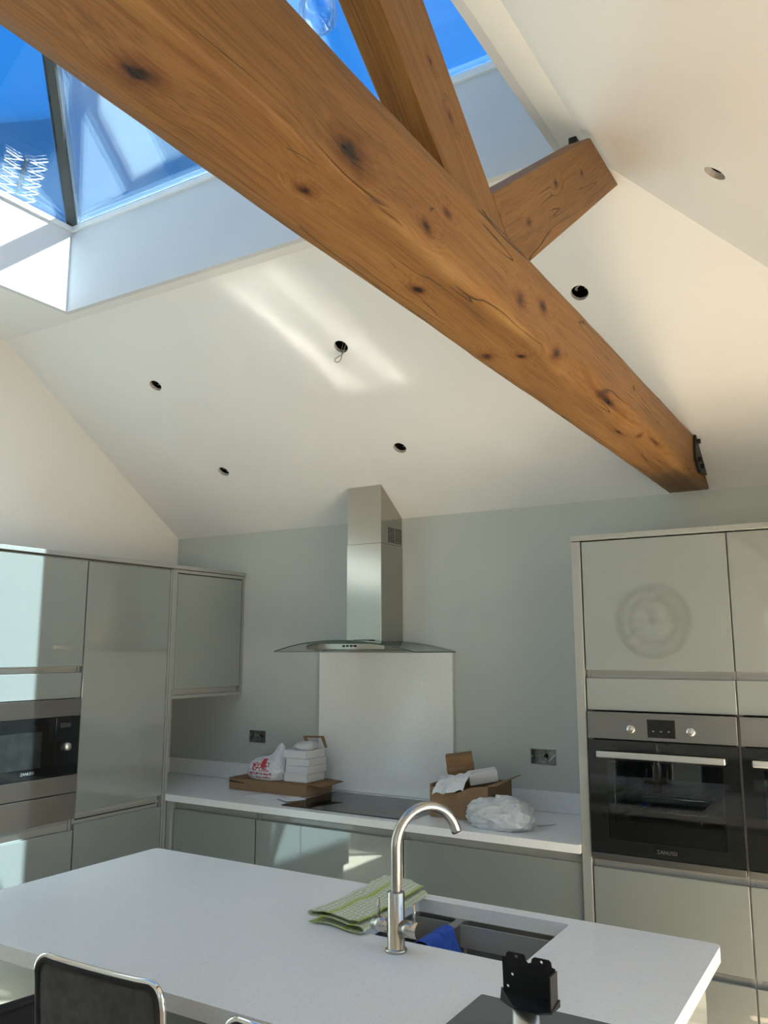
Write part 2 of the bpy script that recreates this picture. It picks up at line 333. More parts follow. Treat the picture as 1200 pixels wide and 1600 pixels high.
def rrect(x0, x1, y0, y1, r, n=5):
    out = []
    for cx, cy, a0 in ((x1-r, y1-r, 0), (x0+r, y1-r, 90), (x0+r, y0+r, 180), (x1-r, y0+r, 270)):
        for k in range(n+1):
            a = math.radians(a0+90*k/n); out.append((cx+r*math.cos(a), cy+r*math.sin(a)))
    return out
def mesh_obj(name, bm, mat, parent=None, loc=None, recalc=True, smooth_angle=None):
    if recalc: bmesh.ops.recalc_face_normals(bm, faces=bm.faces)
    org = Vector(parent['_o']) if parent is not None and '_o' in parent else Vector(loc or (0, 0, 0))
    for v in bm.verts: v.co -= org
    me = bpy.data.meshes.new(name); bm.to_mesh(me); bm.free()
    o = bpy.data.objects.new(name, me); COL.objects.link(o)
    if mat: me.materials.append(mat)
    if parent is not None:
        o.parent = parent; o['_o'] = list(org)
    else:
        o.location = org; o['_o'] = list(org)
    return o
def thing(name, label, cat, loc, group=None, kind=None):
    o = bpy.data.objects.new(name, None); COL.objects.link(o); o.location = loc; o.empty_display_size = 0.05
    o['_o'] = list(loc); o['label'] = label; o['category'] = cat
    if group: o['group'] = group
    if kind: o['kind'] = kind
    return o
def tag(o, label, cat, group=None):
    o['label'] = label; o['category'] = cat
    if group: o['group'] = group
    return o
def struct(name, bm, mat, label=None, cat=None, loc=(0, 0, 0)):
    o = mesh_obj(name, bm, mat, loc=loc); o['kind'] = 'structure'
    if label: o['label'] = label
    if cat: o['category'] = cat
    return o
def bxpart(name, mat, parent, *b, bev=0.0, f=None, seg=1):
    bm = newbm(); box(bm, *b, bev=bev, f=f, seg=seg); return mesh_obj(name, bm, mat, parent)
def text_mesh(txt, size, extrude=0.0004):
    c = bpy.data.curves.new('t', 'FONT'); c.body = txt; c.size = size; c.extrude = extrude; c.align_x = 'CENTER'; c.align_y = 'CENTER'
    o = bpy.data.objects.new('t', c); COL.objects.link(o)
    bpy.context.view_layer.update()
    me = bpy.data.meshes.new_from_object(o.evaluated_get(bpy.context.evaluated_depsgraph_get()))
    bpy.data.objects.remove(o)
    b = bmesh.new(); b.from_mesh(me); bpy.data.meshes.remove(me)
    return b
def text_part(name, txt, size, mat, parent, centre, right, up):
    b = text_mesh(txt, size); c, r, u = Vector(centre), Vector(right), Vector(up); n = r.cross(u)
    for v in b.verts: v.co = c+r*v.co.x+u*v.co.y+n*v.co.z
    return mesh_obj(name, b, mat, parent, recalc=False)

# ------------------------------------------------------------------ the room
HW, ZF, K = 2.4735, 3.462, 0.6972     # eaves height, flat ceiling height, slope
XR, YF = 4.86, -4.90                   # right and front wall faces
RUN = (ZF-HW)/K                        # 1.418
FX, FY0, FY1 = XR-RUN, -RUN, YF+RUN    # folds: x 3.44, y -1.418, y -3.482
LX0, LX1, LY0, LY1 = 0.652, 3.326, -3.390, -1.512   # lantern opening
ZL = 3.905                             # top of the upstand
# floor
bm = newbm(); box(bm, -0.2, XR+0.2, YF-0.2, 0.2, -0.1, 0.0); struct('floor', bm, M['floor'])
# added unseen reflector inside the glazed doors, rippled to throw sun streaks onto the ceiling
bm = newbm(); NXg, NYg = 220, 24; g = {}
for i in range(NXg+1):
    for j in range(NYg+1):
        u = i/NXg; xx = 4.06+0.60*u; yy = -1.75+1.05*j/NYg
        rip = noise.noise(Vector((xx*9, yy*1.2, 2)))*0.00040+noise.noise(Vector((xx*24, yy*1.6, 5)))*0.00012
        edge = 0.0009*(math.exp(-((u-0.0)/0.10)**2)+math.exp(-((u-1.0)/0.10)**2))
        g[i, j] = bm.verts.new((xx, yy, 0.004+rip+edge))
for i in range(NXg):
    for j in range(NYg):
        f = bm.faces.new((g[i, j], g[i+1, j], g[i+1, j+1], g[i, j+1])); f.smooth = True
tag(mesh_obj('floor_reflector', bm, M['reflector'], loc=(4.37, -1.26, 0.0)), 'glossy reflector sheet added on the floor to throw sun onto the ceiling', 'floor sheet')
# back wall with two recesses for socket boxes
SOCK = [(0.685, 0.815, 1.140, 1.214), (2.562, 2.699, 1.134, 1.212)]
bm = newbm()
slab(bm, [(-0.2, 0), (XR+0.2, 0), (XR+0.2, HW+0.02), (-0.2, HW+0.02)], [[(a, c), (b, c), (b, d), (a, d)] for a, b, c, d in SOCK], (0, 0, 0), (1, 0, 0), (0, 0, 1), (0, 1, 0), 0.15)
struct('wall_back', bm, M['wall_grey'])
# left gable wall
bm = newbm()
slab(bm, [(0.15, 0), (0.15, HW), (0, HW), (FY0, ZF), (FY1, ZF), (YF, HW), (YF-0.1, HW), (YF-0.1, 0)], [], (0, 0, 0), (0, 1, 0), (0, 0, 1), (-1, 0, 0), 0.2)
struct('wall_left', bm, M['wall_white'])
# right wall with glazed doors beside the tall units
DY0, DY1, DZ = -3.12, -0.64, 2.12
bm = newbm()
slab(bm, [(0.15, 0), (0.15, HW), (YF-0.1, HW), (YF-0.1, 0)], [[(DY1, 0.002), (DY1, DZ), (DY0, DZ), (DY0, 0.002)]], (XR, 0, 0), (0, 1, 0), (0, 0, 1), (1, 0, 0), 0.2)
struct('wall_right', bm, M['wall_white'])
# front wall (behind the camera) with a window added for fill daylight
FILL_WINS = [(3.20, 4.40, 0.90, 2.10)]
bm = newbm()
slab(bm, [(-0.2, 0), (XR+0.2, 0), (XR+0.2, HW), (-0.2, HW)], [[(a, c), (b, c), (b, d), (a, d)] for a, b, c, d in FILL_WINS], (0, YF, 0), (1, 0, 0), (0, 0, 1), (0, -1, 0), 0.2)
struct('wall_front', bm, M['wall_white'])
# ceilings; round cut-outs for downlights
cs = 1/math.sqrt(1+K*K); sn = K*cs
HOLES1 = [(0.79, -1.008), (0.806, -0.447), (2.036, -0.993), (2.042, -0.436), (3.225, -0.993)]
HR = 0.036
SL = RUN/cs
def on_slope(y): return -y/cs
bm = newbm()
slab(bm, [(-0.05, -0.02), (FX, -0.02), (XR+0.05, -0.02), (FX, SL), (-0.05, SL)], [circle2((x, on_slope(y)), HR) for x, y in HOLES1], (0, 0, HW), (1, 0, 0), (0, -cs, sn), (0, sn, cs), 0.02)
struct('ceiling_back_slope', bm, M['ceiling'])
H2 = (3.859, -1.616)
bm = newbm()   # right hip: U along -Y, V up the slope towards -X
slab(bm, [(-0.02, -0.02), (-YF+0.02, -0.02), (-FY1, SL), (-FY0, SL)], [circle2((-H2[1], (XR-H2[0])/cs), HR)], (XR, 0, HW), (0, -1, 0), (-cs, 0, sn), (sn, 0, cs), 0.02)
struct('ceiling_right_slope', bm, M['ceiling'])
bm = newbm()
slab(bm, [(-0.05, -0.02), (XR+0.05, -0.02), (FX, SL), (-0.05, SL)], [], (0, YF, HW), (1, 0, 0), (0, cs, sn), (0, -sn, cs), 0.02)
struct('ceiling_front_slope', bm, M['ceiling'])
bm = newbm()
slab(bm, [(-0.05, FY0), (FX, FY0), (FX, FY1), (-0.05, FY1)], [[(LX0-.03, LY0-.03), (LX1+.03, LY0-.03), (LX1+.03, LY1+.03), (LX0-.03, LY1+.03)]], (0, 0, ZF), (1, 0, 0), (0, 1, 0), (0, 0, 1), 0.02)
struct('ceiling_flat', bm, M['ceiling'])
# upstand boards of the lantern opening
for i, b in enumerate([(LX0-0.03, LX0, LY0, LY1), (LX1, LX1+0.03, LY0, LY1), (LX0-0.03, LX1+0.03, LY1, LY1+0.03), (LX0-0.03, LX1+0.03, LY0-0.03, LY0)]):
    bm = newbm(); box(bm, *b, ZF-0.0005, ZL); struct('trim_%d' % (i+1), bm, M['reveal'])
# roof lantern
PT = 0.414
HALF = (LY1-LY0)/2; YC = (LY0+LY1)/2; ZR = ZL+0.03+HALF*PT; RX0, RX1 = LX0+HALF, LX1-HALF
lan = thing('window_1', 'glazed hipped roof lantern above the oak truss', 'skylight', (LX0, LY1, ZL), kind='structure')
bm = newbm()
fo = 0.05
slab(bm, [(LX0-fo, LY0-fo), (LX1+fo, LY0-fo), (LX1+fo, LY1+fo), (LX0-fo, LY1+fo)], [[(LX0+0.012, LY0+0.012), (LX1-0.012, LY0+0.012), (LX1-0.012, LY1-0.012), (LX0+0.012, LY1-0.012)]], (0, 0, ZL), (1, 0, 0), (0, 1, 0), (0, 0, 1), 0.028)
mesh_obj('eaves_frame', bm, M['frame_white'], lan)
ZE = ZL+0.03
A, B, C_, D = (LX0, LY0, ZE), (LX1, LY0, ZE), (LX1, LY1, ZE), (LX0, LY1, ZE)
R0, R1 = (RX0, YC, ZR), (RX1, YC, ZR)
def pane(pts):
    bm = newbm(); p = [Vector(q) for q in pts]; nrm = (p[1]-p[0]).cross(p[2]-p[0]).normalized()
    if nrm.z < 0: nrm = -nrm
    a = [bm.verts.new(q) for q in p]; b = [bm.verts.new(q+nrm*0.024) for q in p]
    bm.faces.new(a); bm.faces.new(b)
    for i in range(len(p)): bm.faces.new((a[i], a[(i+1) % len(p)], b[(i+1) % len(p)], b[i]))
    mesh_obj('pane', bm, M['pane'], lan)
pane([D, C_, R1, R0]); pane([A, B, R1, R0]); pane([A, D, R0]); pane([B, C_, R1])
def bar(name, p, q, w, h, up=0.0):
    p, q = Vector(p), Vector(q); d = (q-p).normalized(); s = d.cross(Vector((0, 0, 1))).normalized(); u = s.cross(d)
    bm = newbm()
    vs = [bm.verts.new(e+s*a+u*b) for e in (p, q) for a, b in ((-w/2, -h+up), (w/2, -h+up), (w/2, up), (-w/2, up))]
    for f in ((0, 1, 2, 3), (7, 6, 5, 4), (0, 4, 5, 1), (1, 5, 6, 2), (2, 6, 7, 3), (3, 7, 4, 0)): bm.faces.new([vs[i] for i in f])
    mesh_obj(name, bm, M['frame_grey'], lan)
for a, b in ((D, R0), (A, R0), (C_, R1), (B, R1)): bar('hip_bar', a, b, 0.055, 0.05, 0.045)
bar('ridge_bar', R0, R1, 0.06, 0.06, 0.04)

# glazed doors in the right wall, added fill-light window in the front wall
dr = thing('door_1', 'white framed glazed doors onto the patio', 'door', (XR, DY1, 0), kind='structure')
nl = 3; lw = (DY1-DY0-0.10)/nl
bm = newbm()
for b in ((DY0, DY0+0.05, 0.0, DZ), (DY1-0.05, DY1, 0.0, DZ), (DY0+0.05, DY1-0.05, DZ-0.05, DZ)): box(bm, XR+0.05, XR+0.12, b[0], b[1], b[2], b[3])
mesh_obj('door_frame', bm, M['frame_white'], dr)
for i in range(nl):
    a = DY0+0.05+i*lw; b = a+lw
    bm = newbm()
    for q in ((a+.003, a+0.085, 0.01, DZ-0.052), (b-0.085, b-.003, 0.01, DZ-0.052), (a+0.085, b-0.085, 0.01, 0.26), (a+0.085, b-0.085, DZ-0.14, DZ-0.052)): box(bm, XR+0.06, XR+0.11, *q)
    lf = mesh_obj('door_leaf', bm, M['frame_white'], dr)
    bxpart('pane', M['clear'], lf, XR+0.08, XR+0.09, a+0.085, b-0.085, 0.26, DZ-0.14)
for i, (WX0, WX1, WZ0, WZ1) in enumerate(FILL_WINS):
    wn1 = thing('window_%d' % (i+2), 'white framed window added for fill daylight in the front wall, behind the camera', 'window', (WX0, YF, WZ0), kind='structure')
    bm = newbm(); xm = (WX0+WX1)/2
    for b in ((WX0, WX0+0.06, WZ0, WZ1), (WX1-0.06, WX1, WZ0, WZ1), (WX0+.06, WX1-.06, WZ0, WZ0+0.06), (WX0+.06, WX1-.06, WZ1-0.06, WZ1), (xm-0.03, xm+0.03, WZ0+.06, WZ1-.06)): box(bm, b[0], b[1], YF-0.12, YF-0.05, b[2], b[3])
    mesh_obj('window_frame', bm, M['frame_white'], wn1)
    for a, b in ((WX0+.06, xm-.03), (xm+.03, WX1-.06)): bxpart('pane', M['clear'], wn1, a, b, YF-0.09, YF-0.08, WZ0+.06, WZ1-.06)
# ground outside
bm = newbm(); box(bm, -40, 40, -40, 40, -0.3, -0.12); g = struct('ground', bm, M['patio'])

# ------------------------------------------------------------------ downlight openings
def downlight(c, U, V, N, label, cable):
    t = thing('downlight_opening', label, 'downlight hole', c, 'empty downlight holes in the ceiling')
    c, U, V, N = Vector(c), Vector(U), Vector(V), Vector(N)
    n = 28; bm = newbm()
    rings = []
    for r, h in ((HR-0.0006, -0.0005), (HR-0.0006, 0.018)):
        rings.append([bm.verts.new(c+(U*math.cos(2*math.pi*i/n)+V*math.sin(2*math.pi*i/n))*r+N*h) for i in range(n)])
    for i in range(n): bm.faces.new((rings[0][i], rings[0][(i+1) % n], rings[1][(i+1) % n], rings[1][i]))
    mesh_obj('plaster_edge', bm, M['plaster_edge'], t)
    bm = newbm(); rings = []
    for r, h in ((HR+0.003, 0.021), (HR+0.03, 0.035), (HR+0.03, 0.16)):
        rings.append([bm.verts.new(c+(U*math.cos(2*math.pi*i/n)+V*math.sin(2*math.pi*i/n))*r+N*h) for i in range(n)])
    for a, b in zip(rings, rings[1:]):
        for i in range(n): bm.faces.new((a[i], a[(i+1) % n], b[(i+1) % n], b[i]))
    bm.faces.new(rings[-1])
    mesh_obj('cavity', bm, M['dark'], t)
    bm = newbm()
    if cable == 'loop':
        ctl = [(0.006, -0.010, 0.06), (0.002, -0.024, 0.01), (-0.004, -0.034, -0.012), (-0.020, -0.036, -0.022), (-0.042, -0.040, -0.030), (-0.050, -0.050, -0.034),
               (-0.042, -0.060, -0.034), (-0.026, -0.058, -0.030), (-0.014, -0.046, -0.022), (-0.008, -0.034, -0.010), (-0.010, -0.022, 0.008), (-0.014, -0.010, 0.06)]
        ctl = [c+U*p[0]+V*p[1]+N*p[2] for p in ctl]; pts = []
        for i in range(len(ctl)-1):
            p0, p1, p2, p3 = ctl[max(i-1, 0)], ctl[i], ctl[i+1], ctl[min(i+2, len(ctl)-1)]
            for k in range(5):
                q = k/5; pts.append(0.5*((2*p1)+(p2-p0)*q+(2*p0-5*p1+4*p2-p3)*q*q+(3*p1-p0-3*p2+p3)*q**3))
        pts.append(ctl[-1])
        tube(bm, pts, 0.0026, 8)
        mesh_obj('cable', bm, M['wire'], t)
    else:
        rnd = random.Random(int(abs(c.x*1000)))
        a0 = rnd.uniform(0, 6.28)
        pts = [c+U*(0.02*math.cos(a0+i*0.45))+V*(0.02*math.sin(a0+i*0.45))+N*(0.030+0.012*math.sin(i*0.9)) for i in range(9)]
        tube(bm, pts, 0.0045, 8)
        mesh_obj('cable', bm, M['wire'], t)
S1 = ((1, 0, 0), (0, -cs, sn), (0, sn, cs))
lab = ['downlight hole in the back slope nearest the white gable wall, upper row', 'downlight hole in the back slope above the corner wall cupboard, lower row',
       'downlight hole with a grey cable loop hanging out of it', 'downlight hole just above the top of the steel hood chimney', 'downlight hole between the oak tie beam and the right hip']
for (x, y), lb in zip(HOLES1, lab):
    downlight((x, y, HW-K*y), *S1, lb, 'loop' if 'loop' in lb else '')
downlight((H2[0], H2[1], HW+K*(XR-H2[0])), (0, -1, 0), (-cs, 0, sn), (sn, 0, cs), 'downlight hole alone in the right-hand ceiling slope', '')

# ------------------------------------------------------------------ socket boxes
def socket_box(a, b, c, d, label, wire):
    t = thing('socket_box', label, 'socket box', ((a+b)/2, 0, c))
    bm = newbm(); dp = 0.045; e_ = 0.0015
    for q in ((a, a+.003, 0.0, dp, c, d), (b-.003, b, 0.0, dp, c, d), (a+.003, b-.003, 0.0, dp, c, c+.003), (a+.003, b-.003, 0.0, dp, d-.003, d), (a+.003, b-.003, dp-.003, dp, c+.003, d-.003)):
        box(bm, q[0]+(e_ if q[0] == a else 0), q[1]-(e_ if q[1] == b else 0), q[2], q[3], q[4]+(e_ if q[4] == c else 0), q[5]-(e_ if q[5] == d else 0))
    mesh_obj('box', bm, M['socket_metal'], t)
    for x in (a+0.006, b-0.006):
        bxpart('fixing_lug', M['socket_metal'], t, x-0.0035, x+0.0035, 0.004, 0.010, (c+d)/2-0.006, (c+d)/2+0.006)
    bm = newbm(); cx = (a+b)/2
    cyl(bm, (cx, dp-0.003, (c+d)/2), (cx, dp-0.006, (c+d)/2), 0.012, n=16); mesh_obj('knockout', bm, M['dark'], t)
    for i in range(3 if wire else 4):
        bm = newbm(); r0 = random.uniform(-.02, .02)
        pts = [(cx+r0+0.03*math.sin(k*0.7+i*2)*(k/8), dp-0.008-0.004*k*0.8, (c+d)/2+(k-4)*0.006*(-1 if i % 2 else 1)+0.006*i-0.008) for k in range(9)]
        tube(bm, pts, 0.0022, 8); mesh_obj('wire', bm, M['wire'], t)
    if wire:
        bm = newbm(); pts = [(b-0.004-0.04*(k/10), 0.018-0.022*math.sin(math.pi*k/10), d-0.018-0.045*(k/10)**0.8) for k in range(11)]
        tube(bm, pts, 0.003, 8); mesh_obj('wire', bm, M['white_wire'], t)
socket_box(*SOCK[0], 'open metal socket box in the grey wall above the carrier bag', False)
socket_box(*SOCK[1], 'open metal socket box with a white wire, left of the ovens', True)

# ------------------------------------------------------------------ oak truss
TX0, TX1, TZ0, TZ1 = 3.325, 3.512, 2.475, 2.682
tr = thing('oak_truss', 'oak truss of a long knotty tie beam and two raking struts', 'beam', ((TX0+TX1)/2, YC, TZ0))
TO = Vector(((TX0+TX1)/2, 0, TZ0))   # tie-beam local frame: X along -Y world, Y = world X, Z up
# local x = -y ; local y = x - TO.x ; local z = z - TO.z
def tk(x, y, z, r): return (-y, x-TO.x, z-TO.z, r)
knots = [tk(3.51, -3.127, 2.525, 0.034), tk(3.51, -2.865, 2.515, 0.017), tk(3.51, -2.777, 2.585, 0.012), tk(3.51, -2.389, 2.545, 0.022), tk(3.51, -2.231, 2.586, 0.022),
         tk(3.51, -2.125, 2.49, 0.022), tk(3.51, -1.341, 2.613, 0.012), tk(3.41, -3.486, 2.475, 0.026), tk(3.429, -3.141, 2.475, 0.014), tk(3.403, -2.705, 2.475, 0.016),
         tk(3.437, -2.201, 2.475, 0.015), tk(3.4976, -1.60, 2.494, 0.013)+(0.20,), tk(3.4985, -1.02, 2.493, 0.008)+(0.07,), tk(3.44, -1.30, 2.475, 0.008)+(0.05,), tk(3.487, -1.19, 2.475, 0.016), tk(3.36, -2.25, 2.475, 0.018)]
M['oak_tie'] = oak('oak_tie', knots, light=(TX1-TO.x, 0.0, 0.006))
def wane(y):
    # waney lower right arris: narrow scallops that swell towards the wall
    w = 0.006+0.004*math.sin(y*3.1)
    for c, s, a in ((-2.62, 0.28, 0.030), (-1.86, 0.24, 0.050), (-1.45, 0.20, 0.045), (-1.0, 0.22, 0.040), (-0.55, 0.2, 0.034)):
        w += a*math.exp(-((y-c)/s)**2)
    return w
bm = newbm()
NS = 150; rings = []
def tie_profile(w):
    r = 0.006
    W = TX1-TX0; H = TZ1-TZ0; hw = W/2
    pts = []
    pts += [(-hw, r), (-hw+r, 0)]
    for k in range(1, 6): pts.append((-hw+r+(W-r-w)*k/6, 0))
    pts += [(hw-w, 0), (hw-w*0.62, w*0.17), (hw-w*0.30, w*0.42), (hw-w*0.1, w*0.75), (hw, w*1.12)]
    for k in range(1, 6): pts.append((hw, w*1.12+(H-r-w*1.12)*k/6))
    pts += [(hw, H-r), (hw-r, H), (-hw+r, H), (-hw, H-r)]
    return pts
for i in range(NS+1):
    yb = YF*i/NS
    prof = tie_profile(wane(yb)); ring = []
    for (a, h) in prof:
        z = TZ0+h
        ylim0 = -(z-HW)/K-0.003; ylim1 = YF-ylim0
        y = ylim0+(ylim1-ylim0)*i/NS
        p = Vector((a, y*1.0, h))
        dx = 0.0035*noise.noise(Vector((a*4, y*1.7, h*4)))+0.0012*noise.noise(Vector((a*30, y*9, h*30)))
        dz = 0.0035*noise.noise(Vector((a*4+9, y*1.7, h*4)))+0.0012*noise.noise(Vector((a*30+5, y*9, h*30)))
        ring.append(bm.verts.new(TO+Vector((a+dx, y, h+dz))))
    rings.append(ring)
for a, b in zip(rings, rings[1:]):
    for k in range(len(a)):
        f = bm.faces.new((a[k], a[(k+1) % len(a)], b[(k+1) % len(a)], b[k])); f.smooth = True
bm.faces.new(rings[0]); bm.faces.new(rings[-1][::-1])
def local_obj(name, bm, mat, parent, mat4):
    """world-space bmesh -> object with local frame mat4 (so that grain follows local X)"""
    bmesh.ops.recalc_face_normals(bm, faces=bm.faces)
    inv = mat4.inverted()
    bmesh.ops.transform(bm, matrix=inv, verts=bm.verts)
    me = bpy.data.meshes.new(name); bm.to_mesh(me); bm.free(); me.materials.append(mat)
    o = bpy.data.objects.new(name, me); COL.objects.link(o); o.parent = parent
    o.matrix_local = Matrix.Translation(-Vector(parent['_o'])) @ mat4
    return o
MT = Matrix(((0, 1, 0, TO.x), (-1, 0, 0, 0), (0, 0, 1, TO.z), (0, 0, 0, 1)))
tie = local_obj('tie_beam', bm, M['oak_tie'], tr, MT)
# dark open splits in the waney arris
SX0, SX1 = 3.406, 3.490
ang1, ang2 = math.radians(38.4), math.radians(36.7)
def strut(sgn, mat, seedv):
    """sgn -1 rises towards the camera, +1 towards the back wall; section 90 x 200"""
    an = ang1 if sgn < 0 else ang2
    # lower edge passes through (y, z)
    py, pz = (-2.695, 2.682) if sgn < 0 else (-2.285, 2.682)
    d = Vector((0, sgn*math.cos(an), math.sin(an))); nrm = Vector((0, -sgn*math.sin(an), math.cos(an)))
    P = Vector(((SX0+SX1)/2, py, pz)); dep = 0.20; top = 3.392 if sgn > 0 else 3.44
    bm = newbm(); N_ = 40; rings = []
    hw = (SX1-SX0)/2; r = 0.004
    prof = [(-hw, r), (-hw+r, 0), (hw-r, 0), (hw, r), (hw, dep*0.33), (hw, dep*0.66), (hw, dep-r), (hw-r, dep), (-hw+r, dep), (-hw, dep-r)]
    for i in range(N_+1):
        ring = []
        for a, h in prof:
            # foot sits on top of the tie (z = TZ1), head cut level under the flat ceiling
            s0 = (TZ1-0.004-pz-nrm.z*h)/d.z; s1 = (top-pz-nrm.z*h)/d.z
            if sgn > 0:   # the back strut butts against the upper face of the front strut
                n1 = Vector((0, math.sin(ang1), math.cos(ang1)))
                sc = (0.2005-n1.dot(Vector((0, py+2.695, pz-2.682))+nrm*h))/n1.dot(d)
                s0 = max(s0, sc)
            s = s0+(s1-s0)*i/N_
            jit = 0.0025*noise.noise(Vector((a*5+seedv, s*2.5, h*5)))
            ring.append(bm.verts.new(P+d*s+nrm*h+Vector((a+jit*(1 if a > 0 else -1), 0, 0))))
        rings.append(ring)
    for a, b in zip(rings, rings[1:]):
        for k in range(len(a)):
            bm.faces.new((a[k], a[(k+1) % len(a)], b[(k+1) % len(a)], b[k]))
    bm.faces.new(rings[0]); bm.faces.new(rings[-1][::-1])
    X = d; Z = nrm; Y = Z.cross(X)
    mt = Matrix(((X.x, Y.x, Z.x, P.x), (X.y, Y.y, Z.y, P.y), (X.z, Y.z, Z.z, P.z), (0, 0, 0, 1)))
    return local_obj('strut', bm, mat, tr, mt), mt
def strut_knots(sgn, pts):
    an = ang1 if sgn < 0 else ang2
    py, pz = (-2.695, 2.682) if sgn < 0 else (-2.285, 2.682)
    d = Vector((0, sgn*math.cos(an), math.sin(an))); nrm = Vector((0, -sgn*math.sin(an), math.cos(an))); Y = nrm.cross(d)
    out = []
    for y, z, r in pts:
        v = Vector((SX1-(SX0+SX1)/2, y-py, z-pz)); out.append((v.dot(d), v.dot(Y), v.dot(nrm), r))
    return out
M['oak_s1'] = oak('oak_strut_front', strut_knots(-1, [(-2.71, 2.845, 0.012), (-2.80, 2.92, 0.008)]))
M['oak_s2'] = oak('oak_strut_back', strut_knots(1, [(-2.455, 2.735, 0.012), (-2.255, 2.815, 0.013), (-2.03, 3.04, 0.014), (-1.78, 3.205, 0.013)]))
strut(-1, M['oak_s1'], 3.0); strut(1, M['oak_s2'], 8.0)
# steel shoe at the wall end
pl = bm = newbm()
P = lambda y, z: Vector((TX1+0.002, y, z))
pts = [(-0.300, 2.672), (-0.300, 2.520), (-0.232, 2.482), (-0.030, 2.488)]
# triangular cheek following the slope
def yslope(z): return -(z-HW)/K-0.004
pts = [(-0.315, 2.676), (-0.335, 2.560), (-0.255, 2.512), (yslope(2.53), 2.53), (yslope(2.676), 2.676)]
a = [bm.verts.new(P(*q)) for q in pts]; b_ = [bm.verts.new(P(*q)+Vector((0.008, 0, 0))) for q in pts]
bm.faces.new(a); bm.faces.new(b_[::-1])
for i in range(len(pts)): bm.faces.new((a[i], a[(i+1) % len(pts)], b_[(i+1) % len(pts)], b_[i]))
br = mesh_obj('steel_shoe', bm, M['black_metal'], tr)
for y, z in ((-0.285, 2.650), (-0.285, 2.565), (-0.225, 2.545)):
    bm = newbm(); cyl(bm, (TX1+0.010, y, z), (TX1+0.024, y, z), 0.012, n=6, smooth=False); mesh_obj('bolt', bm, M['black_metal'], br)
bm = newbm(); box(bm, SX0+0.004, 3.438, -1.648, -1.615, 3.393, 3.430, 0.003); mesh_obj('steel_cleat', bm, M['black_metal'], tr)
# pendant hanging from a hip bar
px, py = 2.706, -2.13
pd = thing('pendant_light', 'clear glass dome pendant hanging inside the roof lantern', 'pendant', (px, py, 3.80))
bm = newbm()
prof = [(0.0, 0.0)]+[(0.066*math.sin(math.pi/2*k/10), 0.05*(1-math.cos(math.pi/2*k/10))) for k in range(1, 11)]+[(0.066, 0.09), (0.055, 0.13), (0.030, 0.165), (0.018, 0.19)]
lathe(bm, prof, (px, py, 3.80)); mesh_obj('shade', bm, M['bulbglass'], pd)
bm = newbm(); lathe(bm, [(0.0, 0.245), (0.02, 0.24), (0.02, 0.19), (0.014, 0.165), (0.0, 0.165)], (px, py, 3.80)); mesh_obj('lamp_holder', bm, M['chrome'], pd)
bm = newbm(); cyl(bm, (px, py, 4.04), (px, py, 4.165), 0.003, n=8); mesh_obj('cord', bm, M['white_wire'], pd)

# ------------------------------------------------------------------ kitchen units
FB = lambda u, v, w: (u, -v, w)          # units along the back wall (u = x)
FL = lambda u, v, w: (v, u, w)           # units along the left wall (u = y)
VF = 0.614
def carcass(parent, f, u0, u1, depth, w0, w1, shelves=(), back=True):
    bm = newbm(); t = 0.016
    box(bm, u0, u0+t, 0.004, depth, w0, w1, f=f); box(bm, u1-t, u1, 0.004, depth, w0, w1, f=f)
    box(bm, u0+t, u1-t, 0.004, depth, w0, w0+t, f=f); box(bm, u0+t, u1-t, 0.004, depth, w1-t, w1, f=f)
    box(bm, u0+t, u1-t, 0.004, 0.012, w0+t, w1-t, f=f)
    for s in shelves: box(bm, u0+t, u1-t, 0.014, depth-0.004, s-0.008, s+0.008, f=f)
    return mesh_obj('carcass', bm, M['carcass'], parent)
def front(parent, f, u0, u1, w0, w1, name='door', vf=VF, mat='cab'):
    bm = newbm(); box(bm, u0+0.0018, u1-0.0018, vf-0.020, vf, w0, w1, bev=0.0018, f=f); return mesh_obj(name, bm, M[mat], parent)
def groove(parent, f, u0, u1, w0, w1, vf=VF, ends=0.0):
    bm = newbm()   # recessed J-shaped rail behind the door edge
    box(bm, u0+0.002, u1-0.002, vf-0.034, vf-0.028, w0-0.012, w1+0.012, f=f)
    box(bm, u0+0.002, u1-0.002, vf-0.028, vf-0.022, w0-0.012, w0-0.008, f=f)
    return mesh_obj('handle_rail', bm, M['rail'], parent)
def plinth(parent, f, u0, u1, vf=VF): return bxpart('plinth', M['cab_edge'], parent, u0, u1, vf-0.07, vf-0.05, 0.0, 0.145, f=f)

# right bank of oven columns along the back wall
PX0 = 3.022
pn = mesh_obj('end_panel', (lambda b: (box(b, PX0, 3.062, 0.003, VF+0.004, 0.0, 2.184, 0.0015, FB), b)[1])(newbm()), M['cab_edge'], loc=(PX0, 0, 0))
tag(pn, 'tall light grey end panel between the worktop and the ovens', 'panel')
def oven_column(u0, label):
    u1 = u0+0.6
    t = thing('oven_cabinet', label, 'cabinet', ((u0+u1)/2, -0.3, 0), 'tall cabinets for the ovens')
    carcass(t, FB, u0, u1, VF-0.022, 0.145, 2.184, (0.485, 0.850, 1.468, 1.615))
    plinth(t, FB, u0, u1)
    front(t, FB, u0, u1, 0.150, 0.472, 'drawer'); groove(t, FB, u0, u1, 0.472, 0.503)
    front(t, FB, u0, u1, 0.503, 0.829, 'drawer'); groove(t, FB, u0, u1, 0.829, 0.858)
    front(t, FB, u0, u1, 1.462, 1.594, 'filler_panel'); groove(t, FB, u0, u1, 1.596, 1.628)
    front(t, FB, u0, u1, 1.628, 2.182, 'door')
    return t
oven_column(3.066, 'tall oven cabinet next to the grey end panel, its top door reflecting a clock')
oven_column(3.668, 'tall oven cabinet cut by the right edge of the photo')
